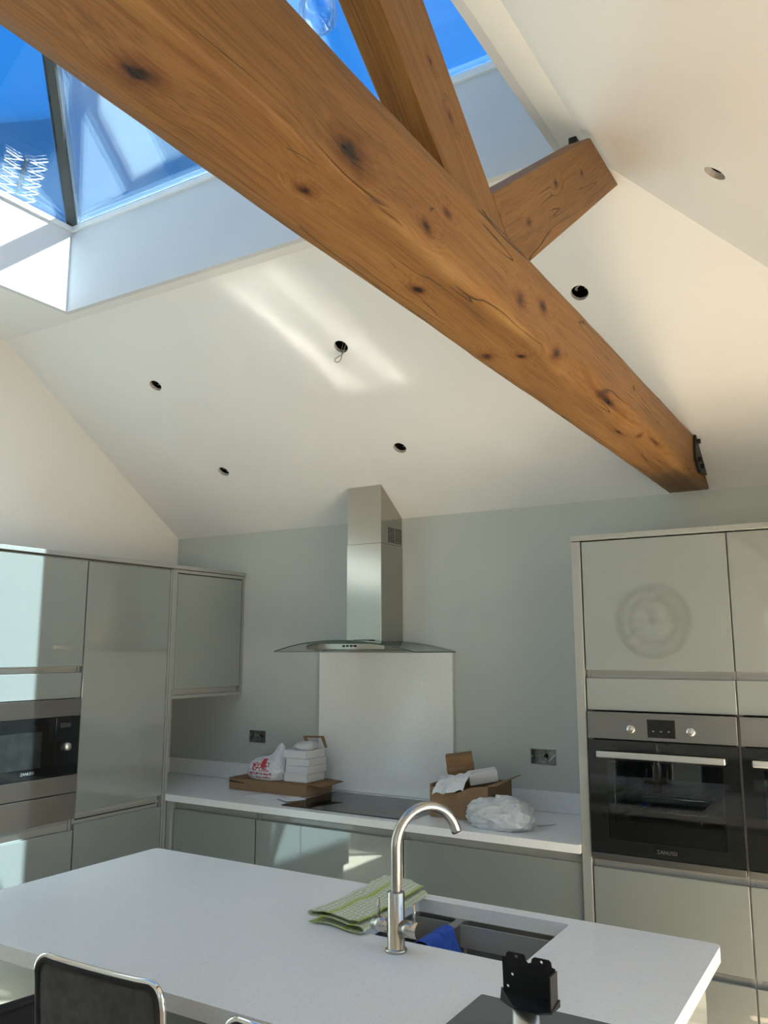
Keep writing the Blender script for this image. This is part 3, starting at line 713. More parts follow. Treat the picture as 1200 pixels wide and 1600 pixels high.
cn = mesh_obj('cornice', (lambda b: (box(b, PX0-0.004, 4.30, 0.003, VF+0.010, 2.187, 2.212, 0.002, FB), b)[1])(newbm()), M['cab_edge'], loc=(PX0, 0, 2.187))
tag(cn, 'light grey cornice strip along the top of the oven cabinets', 'cornice')
# remaining tall unit to the wall (off the frame)
t = thing('larder_cabinet', 'plain tall grey larder cabinet between the ovens and the right wall', 'cabinet', (4.56, -0.3, 0))
carcass(t, FB, 4.272, 4.855, VF-0.022, 0.145, 2.184); plinth(t, FB, 4.272, 4.855); front(t, FB, 4.272, 4.855, 0.15, 0.829); groove(t, FB, 4.272, 4.855, .829, .858); front(t, FB, 4.272, 4.855, 0.858, 2.182)

def oven(u0, label):
    t = thing('oven', label, 'oven', (u0+0.3, -VF, 0.862), 'built-in ovens')
    a, b = u0+0.004, u0+0.596; z0, z1 = 0.864, 1.456; vf = VF+0.014
    bm = newbm(); d0 = 0.06; m = 0.022
    # hollow casing with an opening at the front
    box(bm, a+m, a+m+0.05, d0, VF-0.002, z0+0.01, z1-0.115, f=FB); box(bm, b-m-0.05, b-m, d0, VF-0.002, z0+0.01, z1-0.115, f=FB)
    box(bm, a+m+0.05, b-m-0.05, d0, VF-0.002, z0+0.01, z0+0.075, f=FB); box(bm, a+m+0.05, b-m-0.05, d0, VF-0.002, z1-0.19, z1-0.115, f=FB)
    box(bm, a+m+0.05, b-m-0.05, d0, d0+0.02, z0+0.075, z1-0.19, f=FB)
    mesh_obj('casing', bm, M['oven_in'], t)
    cp = bxpart('control_panel', M['steel_dark'], t, a, b, VF-0.03, vf, 1.346, z1, bev=0.0015, f=FB)
    for kx in (0.188, 0.425):
        bm = newbm(); c = (u0+kx, 1.391)
        tmp = newbm(); lathe(tmp, [(0.0, 0.016), (0.015, 0.0155), (0.0175, 0.013), (0.0185, 0.0)], (0, 0, 0), 28)
        for v in tmp.verts: v.co = Vector((c[0]+v.co.x, -(vf+v.co.z), c[1]+v.co.y))
        merge(bm, tmp); kb = mesh_obj('knob', bm, M['knob'], cp)
        bxpart('knob_mark', M['mark'], kb, c[0]-0.001, c[0]+0.001, -(vf+0.0165), -(vf+0.0155), c[1]+0.002, c[1]+0.013)
        bm = newbm()
        for q in range(3): box(bm, c[0]-0.006+q*0.0045, c[0]-0.003+q*0.0045, -(vf+0.0006), -vf+0.0002, c[1]+0.030, c[1]+0.036)
        mesh_obj('symbol', bm, M['mark'], cp)
    dp = bxpart('display', M['display'], cp, u0+0.253, u0+0.363, vf, vf+0.0012, 1.360, 1.432, f=FB)
    for q in (0.276, 0.308, 0.338):
        bxpart('button_mark', M['mark'], dp, u0+q-0.004, u0+q+0.004, vf+0.0012, vf+0.0018, 1.384, 1.388, f=FB)
    dr = thing_part = None
    # door: black glass border with a see-through middle
    bm = newbm(); D0, D1 = VF+0.001, vf; wz0, wz1, wa, wb = 0.948, 1.262, u0+0.078, u0+0.535
    box(bm, a, wa, D0, D1, 0.892, 1.340, f=FB); box(bm, wb, b, D0, D1, 0.892, 1.340, f=FB)
    box(bm, wa, wb, D0, D1, 0.892, wz0, f=FB); box(bm, wa, wb, D0, D1, wz1, 1.340, f=FB)
    door = mesh_obj('door', bm, M['black_glass'], t)
    bxpart('window_pane', M['oven_glass'], door, wa, wb, D0+0.004, D1, wz0, wz1, f=FB)
    bm = newbm(); box(bm, u0+0.045, u0+0.550, vf+0.022, vf+0.034, 1.273, 1.298, bev=0.003, f=FB)
    for q in (0.075, 0.52): box(bm, u0+q-0.008, u0+q+0.008, vf, vf+0.022, 1.278, 1.293, f=FB)
    mesh_obj('handle', bm, M['alu'], door)
    text_part('logo', 'ZANUSSI', 0.020, M['logo'], door, (u0+0.306, -(vf+0.0006), 0.918), (1, 0, 0), (0, 0, 1))
    bxpart('bottom_trim', M['steel_dark'], t, a, b, VF-0.02, vf, z0-0.002, 0.889, bev=0.001, f=FB)
    for zz, nr in ((1.115, 26), (1.058, 26)):
        bm = newbm(); yb = VF-0.06
        tube(bm, [(wa+0.005, -yb, zz), (wb-0.02, -yb, zz)], 0.003, 8); tube(bm, [(wa+0.005, -0.16, zz), (wb-0.02, -0.16, zz)], 0.003, 8)
        for i in range(nr): 
            xx = wa+0.012+i*(wb-wa-0.04)/(nr-1); tube(bm, [(xx, -yb, zz), (xx, -0.16, zz)], 0.0014, 6)
        mesh_obj('shelf', bm, M['chrome'], t)
    bm = newbm()
    for zz in (1.235, 1.225, 1.175, 1.165, 1.118, 1.078, 1.066, 1.022, 1.012): tube(bm, [(wa+0.012, -(VF-0.05), zz), (wa+0.012, -0.16, zz)], 0.0018, 6)
    tube(bm, [(wa+0.012, -(VF-0.05), 1.0), (wa+0.012, -(VF-0.05), 1.245)], 0.002, 6)
    mesh_obj('shelf_runner', bm, M['chrome'], t)
    return t
oven(3.066, 'built-in steel and black glass oven with two knobs, fully in view')
oven(3.668, 'second built-in oven, cut by the right edge of the photo')

# base units under the hob
VB = 0.600
def base_unit(u0, u1, label, n=1):
    t = thing('base_cabinet', label, 'cabinet', ((u0+u1)/2, -0.3, 0), 'base cabinets under the hob worktop')
    carcass(t, FB, u0, u1, VB-0.022, 0.145, 0.872); plinth(t, FB, u0, u1, VB)
    front(t, FB, u0, u1, 0.150, 0.828, 'door', VB); groove(t, FB, u0, u1, 0.828, 0.858, VB)
    return t
base_unit(0.652, 1.247, 'grey gloss base cabinet in the corner beside the tall fridge door')
base_unit(1.250, 2.146, 'wide grey gloss base cabinet below the hob')
base_unit(2.149, 3.020, 'grey gloss base cabinet right of the hob, below the cardboard box')
cp = mesh_obj('corner_post', (lambda b: (box(b, 0.6170, 0.650, VB-0.06, VB+0.0225, 0.10, 0.874, 0.0015, FB), b)[1])(newbm()), M['cab_edge'], loc=(0.63, -0.6, 0.1))
tag(cp, 'narrow light grey corner post where the two cabinet runs meet', 'post')

# back worktop, upstands, splashback
bm = newbm(); slab(bm, [(0.003, -0.003), (3.020, -0.003), (3.020, -0.640), (0.622, -0.640), (0.622, -0.619), (0.003, -0.619)], [], (0, 0, 0.875), (1, 0, 0), (0, 1, 0), (0, 0, 1), 0.035)
tag(mesh_obj('back_worktop', bm, M['quartz'], loc=(1.5, -0.3, 0.875)), 'white speckled quartz worktop along the grey wall, under the hob', 'worktop')
def up(name, label, cat, *b):
    bm = newbm(); box(bm, *b, bev=0.001); tag(mesh_obj(name, bm, M['quartz'], loc=(b[0], b[2], b[4])), label, cat)
up('upstand', 'white quartz upstand left of the splashback', 'upstand', 0.025, 1.234, -0.022, -0.002, 0.911, 1.010)
up('upstand', 'white quartz upstand between the splashback and the oven end panel', 'upstand', 2.130, 3.020, -0.022, -0.002, 0.911, 1.010)
up('upstand', 'short white quartz upstand on the gable wall under the wall cupboard', 'upstand', 0.002, 0.024, -0.618, -0.002, 0.911, 1.010)
up('splashback', 'white quartz splashback panel below the cooker hood', 'splashback', 1.236, 2.128, -0.022, -0.002, 0.911, 1.698)

# left bank
def cornice_left():
    b = newbm(); box(b, -2.46, -0.003, 0.003, VF+0.010, 2.187, 2.210, 0.002, FL)
    return tag(mesh_obj('cornice', b, M['cab_edge'], loc=(0.3, -1.2, 2.187)), 'grey cornice strip along the top of the left-hand tall cabinets', 'cornice')
cornice_left()
t = thing('fridge_cabinet', 'tall grey cabinet with one full-height gloss door, left of the corner', 'cabinet', (0.3, -0.94, 0))
carcass(t, FL, -1.246, -0.644, VF-0.022, 0.145, 2.184, (0.873,)); plinth(t, FL, -1.246, -0.644)
front(t, FL, -1.246, -0.658, 0.905, 2.176); groove(t, FL, -1.246, -0.664, 0.846, 0.905); front(t, FL, -1.246, -0.658, 0.150, 0.846, 'lower_door')
bxpart('side_panel', M['cab_edge'], t, -0.642, -0.624, 0.004, VF+0.002, 0.0, 2.184, f=FL)
bxpart('filler_strip', M['cab_edge'], t, -0.656, -0.643, VF-0.02, VF-0.002, 0.15, 2.18, f=FL)
bxpart('shadow_gap', M['dark'], t, -1.24, -0.68, VF-0.0275, VF-0.0225, 0.862, 0.868, f=FL)
t = thing('microwave_cabinet', 'tall grey cabinet holding the microwave, half in sunlight', 'cabinet', (0.3, -1.55, 0))
carcass(t, FL, -1.850, -1.250, VF-0.022, 0.145, 2.184, (0.862, 1.0, 1.476, 1.615)); plinth(t, FL, -1.85, -1.25)
front(t, FL, -1.85, -1.25, 0.150, 0.822); groove(t, FL, -1.85, -1.25, 0.822, 0.866)
front(t, FL, -1.85, -1.25, 1.472, 1.597, 'filler_panel'); groove(t, FL, -1.85, -1.25, 1.600, 1.630); front(t, FL, -1.85, -1.25, 1.630, 2.176, 'upper_door')
t = thing('tall_cabinet', 'tall grey cabinet beyond the microwave, outside the photo on the left', 'cabinet', (0.3, -2.15, 0))
carcass(t, FL, -2.454, -1.854, VF-0.022, 0.145, 2.184); plinth(t, FL, -2.454, -1.854); front(t, FL, -2.454, -1.854, 0.15, 0.846); groove(t, FL, -2.454, -1.854, .846, .905); front(t, FL, -2.454, -1.854, 0.905, 2.176)
# wall cupboard in the corner
t = thing('wall_cupboard', 'grey wall cupboard in the corner above the worktop', 'cupboard', (0.3, -0.3, 1.43))
bm = newbm(); a, b, z0, z1 = -0.621, -0.003, 1.432, 2.184
for q in ((a, a+0.018, z0, z1), (b-0.018, b, z0, z1), (a+.018, b-.018, z0, z0+0.018), (a+.018, b-.018, z1-.018, z1)): box(bm, q[0], q[1], 0.004, VF, q[2], q[3], f=FL)
box(bm, a+.018, b-.018, 0.004, 0.02, z0+.018, z1-.018, f=FL); box(bm, a+.018, b-.018, VF-0.05, VF-0.045, z0+.018, z1-.018, f=FL)
mesh_obj('carcass', bm, M['cab_edge'], t)
front(t, FL, a+0.022, b-0.022, 1.484, 2.160, 'door', VF-0.002)
groove(t, FL, a+0.02, b-0.02, 1.462, 1.470)

# microwave
t = thing('microwave', 'built-in black glass microwave with steel trim and one silver knob', 'microwave', (VF, -1.55, 1.01))
a, b = -1.846, -1.254; vf = VF+0.012
bxpart('casing', M['oven_in'], t, a+0.03, b-0.03, 0.2, VF-0.004, 1.03, 1.45, f=FL)
bxpart('top_trim', M['steel_dark'], t, a, b, VF-0.002, vf, 1.384, 1.468, bev=0.001, f=FL)
bxpart('bottom_trim', M['steel_dark'], t, a, b, VF-0.002, vf, 1.010, 1.095, bev=0.001, f=FL)
dm = bxpart('door', M['black_glass'], t, a, -1.398, VF-0.002, vf-0.001, 1.097, 1.382, bev=0.001, f=FL)
bm = newbm(); box(bm, -1.78, -1.475, vf-0.0006, vf-0.0002, 1.150, 1.320, f=FL); mesh_obj('door_window', bm, pmat('microwave_window', (0.02, 0.023, 0.023), 0.25, var=0.3, vscale=14), dm)
cpn = bxpart('control_panel', M['black_glass'], t, -1.396, b, VF-0.002, vf-0.001, 1.097, 1.382, bev=0.001, f=FL)
bxpart('display', pmat('display_grey', (0.05, 0.05, 0.055), 0.2), cpn, -1.372, -1.310, vf-0.001, vf, 1.330, 1.352, f=FL)
bm = newbm(); tmp = newbm(); lathe(tmp, [(0.0, 0.020), (0.016, 0.0195), (0.019, 0.016), (0.020, 0.0)], (0, 0, 0), 28)
for v in tmp.verts: v.co = Vector((vf+v.co.z-0.001, -1.330+v.co.x, 1.236+v.co.y))
merge(bm, tmp); mesh_obj('knob', bm, M['alu'], cpn)
text_part('logo', 'ZANUSSI', 0.019, M['logo_mw'], dm, (vf+0.0002, -1.545, 1.128), (0, 1, 0), (0, 0, 1))
t = thing('warming_drawer', 'plain dark steel drawer front below the microwave', 'drawer', (VF, -1.55, 0.876))
bxpart('drawer_front', M['steel_dark'], t, a, b, VF-0.002, VF+0.012, 0.878, 1.005, bev=0.001, f=FL)
bxpart('drawer_box', M['carcass'], t, a+.03, b-.03, 0.2, VF-0.004, 0.882, 0.985, f=FL)

# ------------------------------------------------------------------ cooker hood
HX0, HX1 = 1.576, 1.806; HD = 0.240; HXC = 1.691
t = thing('cooker_hood', 'stainless steel chimney cooker hood with an arched glass canopy', 'cooker hood', (HXC, -0.2, 1.70))
bm = newbm(); box(bm, HX0, HX1, -HD, -0.002, 1.752, 2.305, bev=0.0015); mesh_obj('lower_chimney', bm, M['steel'], t)
bm = newbm(); i_ = 0.003
xs = (HX0+i_, HX1-i_); ys = (-HD+i_, -0.002); zt = lambda y: HW-K*y-0.002
vs = {}
for ix, x_ in enumerate(xs):
    for iy, y_ in enumerate(ys):
        vs[ix, iy, 0] = bm.verts.new((x_, y_, 2.306)); vs[ix, iy, 1] = bm.verts.new((x_, y_, zt(y_)))
for q in (((0,0,0),(1,0,0),(1,0,1),(0,0,1)), ((1,0,0),(1,1,0),(1,1,1),(1,0,1)), ((1,1,0),(0,1,0),(0,1,1),(1,1,1)), ((0,1,0),(0,0,0),(0,0,1),(0,1,1)), ((0,0,1),(1,0,1),(1,1,1),(0,1,1)), ((0,0,0),(0,1,0),(1,1,0),(1,0,0))): bm.faces.new([vs[k] for k in q])
upc = mesh_obj('upper_chimney', bm, M['steel'], t)
vg = None
bm = newbm()
for c in range(6):
    for r in range(9):
        y0 = -0.158+c*0.0245+ (0.006 if c >= 3 else 0); z0 = 2.318+r*0.0098
        box(bm, HX1-i_-0.001, HX1-i_+0.0012, y0, y0+0.017, z0, z0+0.0062)
vgo = mesh_obj('vent_slots', bm, M['dark'], upc); vgo['kind'] = 'stuff'
# glass canopy
GX0, GX1, GY = 1.245, 2.142, -0.470
bm = newbm(); NX, NY = 40, 8; top = {}; bot = {}
def gz(x): return 1.762-0.060*((x-HXC)/0.449)**2
for i in range(NX+1):
    x_ = GX0+(GX1-GX0)*i/NX; s = (x_-HXC)/0.449
    yf_ = GY-0.035*(1-s*s)
    for j in range(NY+1):
        y_ = -0.003+(yf_+0.003)*j/NY
        top[i, j] = bm.verts.new((x_, y_, gz(x_)+0.003)); bot[i, j] = bm.verts.new((x_, y_, gz(x_)-0.003))
for i in range(NX):
    for j in range(NY):
        f = bm.faces.new((top[i, j], top[i+1, j], top[i+1, j+1], top[i, j+1])); f.smooth = True
        f = bm.faces.new((bot[i, j], bot[i, j+1], bot[i+1, j+1], bot[i+1, j])); f.smooth = True
gc = mesh_obj('glass_canopy', bm, M['hood_glass'], t, recalc=False)
bm = newbm()
for i in range(NX):
    for j in (0, NY):
        x0_, x1_ = GX0+(GX1-GX0)*i/NX, GX0+(GX1-GX0)*(i+1)/NX
        ff = lambda x_: -0.003+((GY-0.035*(1-((x_-HXC)/0.449)**2))+0.003)*j/NY
        quad(bm, [(x0_, ff(x0_), gz(x0_)-.003), (x1_, ff(x1_), gz(x1_)-.003), (x1_, ff(x1_), gz(x1_)+.003), (x0_, ff(x0_), gz(x0_)+.003)])
for x_ in (GX0, GX1): quad(bm, [(x_, -.003, gz(x_)-.003), (x_, GY, gz(x_)-.003), (x_, GY, gz(x_)+.003), (x_, -.003, gz(x_)+.003)])
mesh_obj('glass_edge', bm, M['glass_edge'], gc)
# steel body under the glass
bm = newbm(); N_ = 24; rings = []
for i in range(N_+1):
    x_ = 1.440+(1.942-1.440)*i/N_
    zt_ = min(gz(x_)-0.005, 1.748); yfr = -0.445+0.02*((x_-HXC)/0.25)**2
    e_ = 0.0
    rings.append([bm.verts.new(p) for p in ((x_, -0.004, 1.712), (x_, yfr, 1.712), (x_, yfr-0.006, 1.716), (x_, yfr-0.006, zt_-0.004), (x_, yfr, zt_), (x_, -0.004, zt_))])
for a_, b_ in zip(rings, rings[1:]):
    for k in range(6): bm.faces.new((a_[k], a_[(k+1) % 6], b_[(k+1) % 6], b_[k]))
bm.faces.new(rings[0]); bm.faces.new(rings[-1][::-1])
hb = mesh_obj('body', bm, M['steel'], t)
for k in range(4):
    bm = newbm(); xk = 1.700+k*0.024; cyl(bm, (xk, -0.452, 1.733), (xk, -0.457, 1.733), 0.0055, n=14); mesh_obj('button', bm, M['dark'], hb)
bxpart('filter', M['steel_dark'], hb, 1.48, 1.90, -0.40, -0.05, 1.708, 1.7118)
bxpart('glass_clamp', M['dark'], t, 1.63, 1.76, -0.250, -0.241, 1.764, 1.769)

# hob
t = thing('hob', 'flat black glass hob set into the quartz worktop', 'hob', (1.78, -0.33, 0.91))
bxpart('glass_plate', M['black_glass'], t, 1.405, 2.165, -0.580, -0.085, 0.9105, 0.9150, bev=0.001)
for x_ in ((1.400, 1.4045), (2.1655, 2.170)): bxpart('steel_trim', M['alu'], t, x_[0], x_[1], -0.580, -0.085, 0.9105, 0.9155)
bm = newbm()
for cx, cy, r in ((1.58, -0.20, 0.075), (1.58, -0.42, 0.095), (1.98, -0.20, 0.095), (1.98, -0.42, 0.075)):
    o_ = [bm.verts.new((cx+r*math.cos(a*math.pi/24), cy+r*math.sin(a*math.pi/24), 0.9153)) for a in range(48)]
    n_ = [bm.verts.new((cx+(r-.002)*math.cos(a*math.pi/24), cy+(r-.002)*math.sin(a*math.pi/24), 0.9153)) for a in range(48)]
    for k in range(48): bm.faces.new((o_[k], o_[(k+1) % 48], n_[(k+1) % 48], n_[k]))
mesh_obj('zone_marking', bm, M['mark'], t)

# ------------------------------------------------------------------ island
IX0, IX1, IY0, IY1 = 1.546, 3.732, -2.618, -1.586
SKX0, SKX1, SKY0, SKY1 = 2.800, 3.318, -2.018, -1.640
bm = newbm(); slab(bm, rrect(IX0, IX1, IY0, IY1, 0.022), [rrect(SKX0, SKX1, SKY0, SKY1, 0.012, 4)], (0, 0, 0.870), (1, 0, 0), (0, 1, 0), (0, 0, 1), 0.040)
tag(mesh_obj('island_worktop', bm, M['quartz'], loc=((IX0+IX1)/2, (IY0+IY1)/2, 0.87)), 'large white speckled quartz island worktop with a sink cut-out', 'worktop')
t = thing('island_cabinet', 'grey gloss kitchen island base under the quartz worktop', 'island', ((IX0+IX1)/2, -1.97, 0))
bxpart('end_panel', M['cab'], t, 3.668, 3.690, -2.330, -1.620, 0.0, 0.868, bev=0.0015)
bxpart('end_panel', M['cab'], t, 1.580, 1.602, -2.330, -1.620, 0.0, 0.868, bev=0.0015)
for a_, b_ in ((1.604, 2.292), (2.294, 2.980), (2.982, 3.666)): bxpart('back_panel', M['cab'], t, a_, b_, -2.326, -2.308, 0.10, 0.868, bev=0.0015)
bxpart('plinth', M['cab_edge'], t, 1.604, 3.666, -2.29, -2.27, 0.0, 0.098); bxpart('plinth', M['cab_edge'], t, 1.604, 3.666, -1.70, -1.68, 0.0, 0.098)
bxpart('floor_panel', M['carcass'], t, 1.604, 3.666, -2.30, -1.66, 0.10, 0.118)
for a_, b_ in ((1.604, 2.118), (2.120, 2.634), (2.636, 3.150), (3.152, 3.666)): bxpart('door', M['cab'], t, a_, b_, -1.650, -1.632, 0.12, 0.832, bev=0.0015)
bxpart('handle_rail', M['rail'], t, 1.604, 3.666, -1.680, -1.676, 0.80, 0.866)
# sink
t = thing('sink', 'undermounted steel sink with two bowls in the island worktop', 'sink', (3.05, -1.83, 0.66))
def bowl(x0, x1, y0, y1, zt_, zb):
    bm = newbm(); rings = []
    for r, ins, z in ((0.02, 0.0, zt_), (0.022, 0.001, zb+0.03), (0.03, 0.010, zb+0.006), (0.035, 0.03, zb)):
        rings.append([bm.verts.new((p[0], p[1], z)) for p in rrect(x0+ins, x1-ins, y0+ins, y1-ins, r, 4)])
    for a_, b_ in zip(rings, rings[1:]):
        for k in range(len(a_)):
            f = bm.faces.new((a_[k], b_[k], b_[(k+1) % len(a_)], a_[(k+1) % len(a_)])); f.smooth = True
    bm.faces.new(rings[-1])
    o = mesh_obj('bowl', bm, M['sink'], t, recalc=False)
    bm = newbm(); cyl(bm, ((x0+x1)/2, (y0+y1)/2, zb), ((x0+x1)/2, (y0+y1)/2, zb+0.004), 0.04, n=24); mesh_obj('drain', bm, M['chrome'], o)
bowl(SKX0+0.004, 2.950, SKY0+0.004, SKY1-0.004, 0.866, 0.72)
bowl(2.976, SKX1-0.004, SKY0+0.004, SKY1-0.004, 0.866, 0.67)
bxpart('divider', M['sink'], t, 2.9485, 2.9775, SKY0+0.004, SKY1-0.004, 0.862, 0.8685, bev=0.002)
bm = newbm(); slab(bm, rrect(SKX0-0.025, SKX1+0.025, SKY0-0.025, SKY1+0.025, 0.02), [rrect(SKX0+0.004, 2.950, SKY0+0.004, SKY1-0.004, 0.02, 4), rrect(2.976, SKX1-0.004, SKY0+0.004, SKY1-0.004, 0.02, 4)], (0, 0, 0.8655), (1, 0, 0), (0, 1, 0), (0, 0, 1), 0.004)
mesh_obj('rim', bm, M['sink'], t)
# tap
TPX, TPY = 2.990, -2.098
t = thing('kitchen_tap', 'brushed steel swan-neck tap with two lever handles on the island', 'tap', (TPX, TPY, 0.91))
bm = newbm(); lathe(bm, [(0.0, 0.0), (0.030, 0.0), (0.030, 0.006), (0.026, 0.009), (0.0235, 0.010), (0.0235, 0.150), (0.0225, 0.152), (0.0, 0.152)], (TPX, TPY, 0.9103)); tb = mesh_obj('body', bm, M['steel_tap'], t)
bm = newbm(); pts = []; sr = 0.0145; RA = 0.100
sdx, sdy = math.sin(math.radians(31)), math.cos(math.radians(31))   # swivelled over the bowls
zc = 1.176
for k in range(8): pts.append((TPX, TPY, 1.05+(zc-1.05)*k/8))
for k in range(33):
    a_ = math.pi*(1-k/32*0.93); r_ = RA*(1+math.cos(a_)); pts.append((TPX+sdx*r_, TPY+sdy*r_, zc+RA*math.sin(a_)))
last = Vector(pts[-1]); dl = (last-Vector(pts[-2])).normalized()
tube(bm, pts, sr, 20); spo = mesh_obj('spout', bm, M['steel_tap'], t)
bm = newbm(); cyl(bm, last-dl*0.001, last+dl*0.003, sr*0.86, n=20); mesh_obj('nozzle', bm, M['alu'], spo)
bm = newbm(); zx = 0.972
cyl(bm, (TPX-0.070, TPY, zx), (TPX-0.018, TPY, zx), 0.0195, n=28); mesh_obj('cross_arm', bm, M['steel_tap'], t)
bm = newbm(); cyl(bm, (TPX+0.018, TPY, zx), (TPX+0.070, TPY, zx), 0.0215, n=28); mesh_obj('cross_arm', bm, M['steel_tap'], t)
for s in (-1, 1):
    bm = newbm(); xx = TPX+s*0.056; tube(bm, [(xx, TPY, zx+0.016), (xx, TPY, zx+0.066)], 0.0042, 10); mesh_obj('lever', bm, M['steel_tap'], t)

# tea towel: folded cloth in three layers
def towel():
    bm = newbm(); uvl = bm.loops.layers.uv.new('uv'); NXt, NYt = 40, 60
    path = []   # fold path in (u, h): long cloth folded twice across its width
    W = 0.175
    segs = []
    for k in range(14): segs.append((W*k/13, 0.004))
    for k in range(1, 8): a_ = -math.pi/2+math.pi*k/8; segs.append((W+0.009*math.cos(a_), 0.013+0.009*math.sin(a_)))
    for k in range(14): segs.append((W-W*0.98*k/13, 0.0225))
    for k in range(1, 8): a_ = math.pi/2+math.pi*k/8; segs.append((W*0.02+0.006*math.cos(a_), 0.0285-0.006*math.sin(a_)*-1*-1 if False else 0.0290+0.006*-math.sin(a_)))
    for k in range(14): segs.append((W*0.02+W*0.96*k/13, 0.0355))
    L = [0]
    for p, q in zip(segs, segs[1:]): L.append(L[-1]+math.dist(p, q))
    grid = []
    for j in range(NYt+1):
        v = j/NYt; row = []
        for (u_, h_) in segs:
            # world: u_ across (mostly +X), v along (-Y to +Y)
            x_ = 2.652+u_+0.018*(1-v)*0+0.012*math.sin(v*3.0)+0.03*(1-v)*(u_/W)*0.4
            y_ = -2.035+0.435*v+0.012*math.sin(u_*30)-0.03*u_/W*v
            w = 0.006*noise.noise(Vector((u_*14, v*5, 1)))+0.003*noise.noise(Vector((u_*40, v*16, 4)))
            row.append(bm.verts.new((x_, y_, 0.9122+h_+max(-0.003, w)*(h_/0.03)+0.006*(h_/0.03)*math.exp(-((v-0.85)/0.2)**2))))
        grid.append(row)
    for j in range(NYt):
        for i in range(len(segs)-1):
            f = bm.faces.new((grid[j][i], grid[j][i+1], grid[j+1][i+1], grid[j+1][i])); f.smooth = True
            for lp, (ii, jj) in zip(f.loops, ((i, j), (i+1, j), (i+1, j+1), (i, j+1))): lp[uvl].uv = (L[ii]*1.0, jj/NYt*0.435)
    o = mesh_obj('tea_towel', bm, M['towel'], loc=(2.74, -1.82, 0.912))
    so = o.modifiers.new('thick', 'SOLIDIFY'); so.thickness = 0.0026; so.offset = 0
    return tag(o, 'folded green and white checked tea towel beside the sink', 'towel')
towel()
# blue cloth over the divider
def blue_cloth():
    bm = newbm(); rows = []
    prof = []
    for k in range(9): prof.append((2.9440-0.0006*k*0, 0.80+0.062*k/8))
    for k in range(1, 8): a_ = math.pi-math.pi*k/8; prof.append((2.963+0.0190*math.cos(a_), 0.8645+0.008*math.sin(a_)))
    for k in range(15): prof.append((2.9825+0.05*(k/14)**1.4, 0.863-0.10*k/14))
    for j in range(27):
        v = j/26
        rows.append([bm.verts.new((px_+0.006*(0.5+0.5*math.sin(v*14))*max(0, (0.864-pz_)/0.1)*(1 if px_ > 2.96 else -0.2), -1.905+0.165*v+0.012*noise.noise(Vector((pz_*12, v*2, 0))), pz_+0.003+0.003*noise.noise(Vector((v*7, px_*20, 2))))) for px_, pz_ in prof])
    for a_, b_ in zip(rows, rows[1:]):
        for k in range(len(prof)-1):
            f = bm.faces.new((a_[k], a_[k+1], b_[k+1], b_[k])); f.smooth = True
    o = mesh_obj('dish_cloth', bm, M['blue'], loc=(2.96, -1.82, 0.86)); so = o.modifiers.new('t', 'SOLIDIFY'); so.thickness = 0.003; so.offset = 1
    tag(o, 'blue microfibre cloth hanging over the sink divider', 'cloth')
blue_cloth()

# screen stand
t = thing('screen_stand', 'bare screen stand with a black bracket on a silver post, on the island', 'stand', (3.49, -2.40, 0.91))
bxb = newbm(); slab(bxb, rrect(3.318, 3.66, -2.60, -2.262, 0.006, 3), [], (0, 0, 0.9105), (1, 0, 0), (0, 1, 0), (0, 0, 1), 0.010); mesh_obj('base_plate', bxb, M['plate_grey'], t)
bm = newbm(); lathe(bm, [(0.0, 0.0), (0.034, 0.0), (0.034, 0.004), (0.029, 0.006), (0.0285, 0.062), (0.0, 0.062)], (3.486, -2.405, 0.9207)); mesh_obj('post', bm, M['alu'], t)
for x_, y_ in ((3.555, -2.335), (3.552, -2.368)):
    bm = newbm(); lathe(bm, [(0.0, 0.010), (0.004, 0.009), (0.005, 0.006), (0.0035, 0.004), (0.0035, 0.0), (0.0, 0.0)], (x_, y_, 0.9207), 12); mesh_obj('screw', bm, M['black_metal'], t)
bm = newbm(); BY = -2.405
outl = [(-0.057, 0.0), (0.063, 0.0), (0.063, 0.072), (0.056, 0.074), (0.055, 0.084), (0.050, 0.088), (0.018, 0.088), (0.013, 0.084), (0.011, 0.076), (0.004, 0.073), (0.000, 0.076), (-0.002, 0.086), (-0.006, 0.090), (-0.040, 0.090), (-0.045, 0.086), (-0.046, 0.079), (-0.055, 0.077)]
hl = [circle2(c_, 0.0033, 10) for c_ in ((-0.022, 0.083), (0.034, 0.081), (-0.034, 0.044), (0.050, 0.036), (-0.046, 0.018))]
slab(bm, outl, hl, (3.488, BY+0.012, 0.986), (1, 0, 0), (0, -0.12, 1), (0, 1, 0), 0.003)
bk = mesh_obj('bracket', bm, M['black_metal'], t)
bm = newbm()
q = [(-0.064, BY+0.016), (0.068, BY+0.016), (0.066, BY-0.030), (0.045, BY-0.045), (-0.010, BY-0.045), (-0.052, BY-0.018)]
a_ = [bm.verts.new((3.488+x_, y_, 0.983)) for x_, y_ in q]; b_ = [bm.verts.new((3.488+x_, y_, 0.9865+(0.010 if k in (0, 1) else 0))) for k, (x_, y_) in enumerate(q)]
bm.faces.new(a_); bm.faces.new(b_[::-1])
for k in range(len(q)): bm.faces.new((a_[k], a_[(k+1) % len(q)], b_[(k+1) % len(q)], b_[k]))
mesh_obj('bracket_shelf', bm, M['black_metal'], bk)
bxpart('bracket_side', M['black_metal'], bk, 3.548, 3.552, BY-0.028, BY+0.014, 0.986, 1.052)

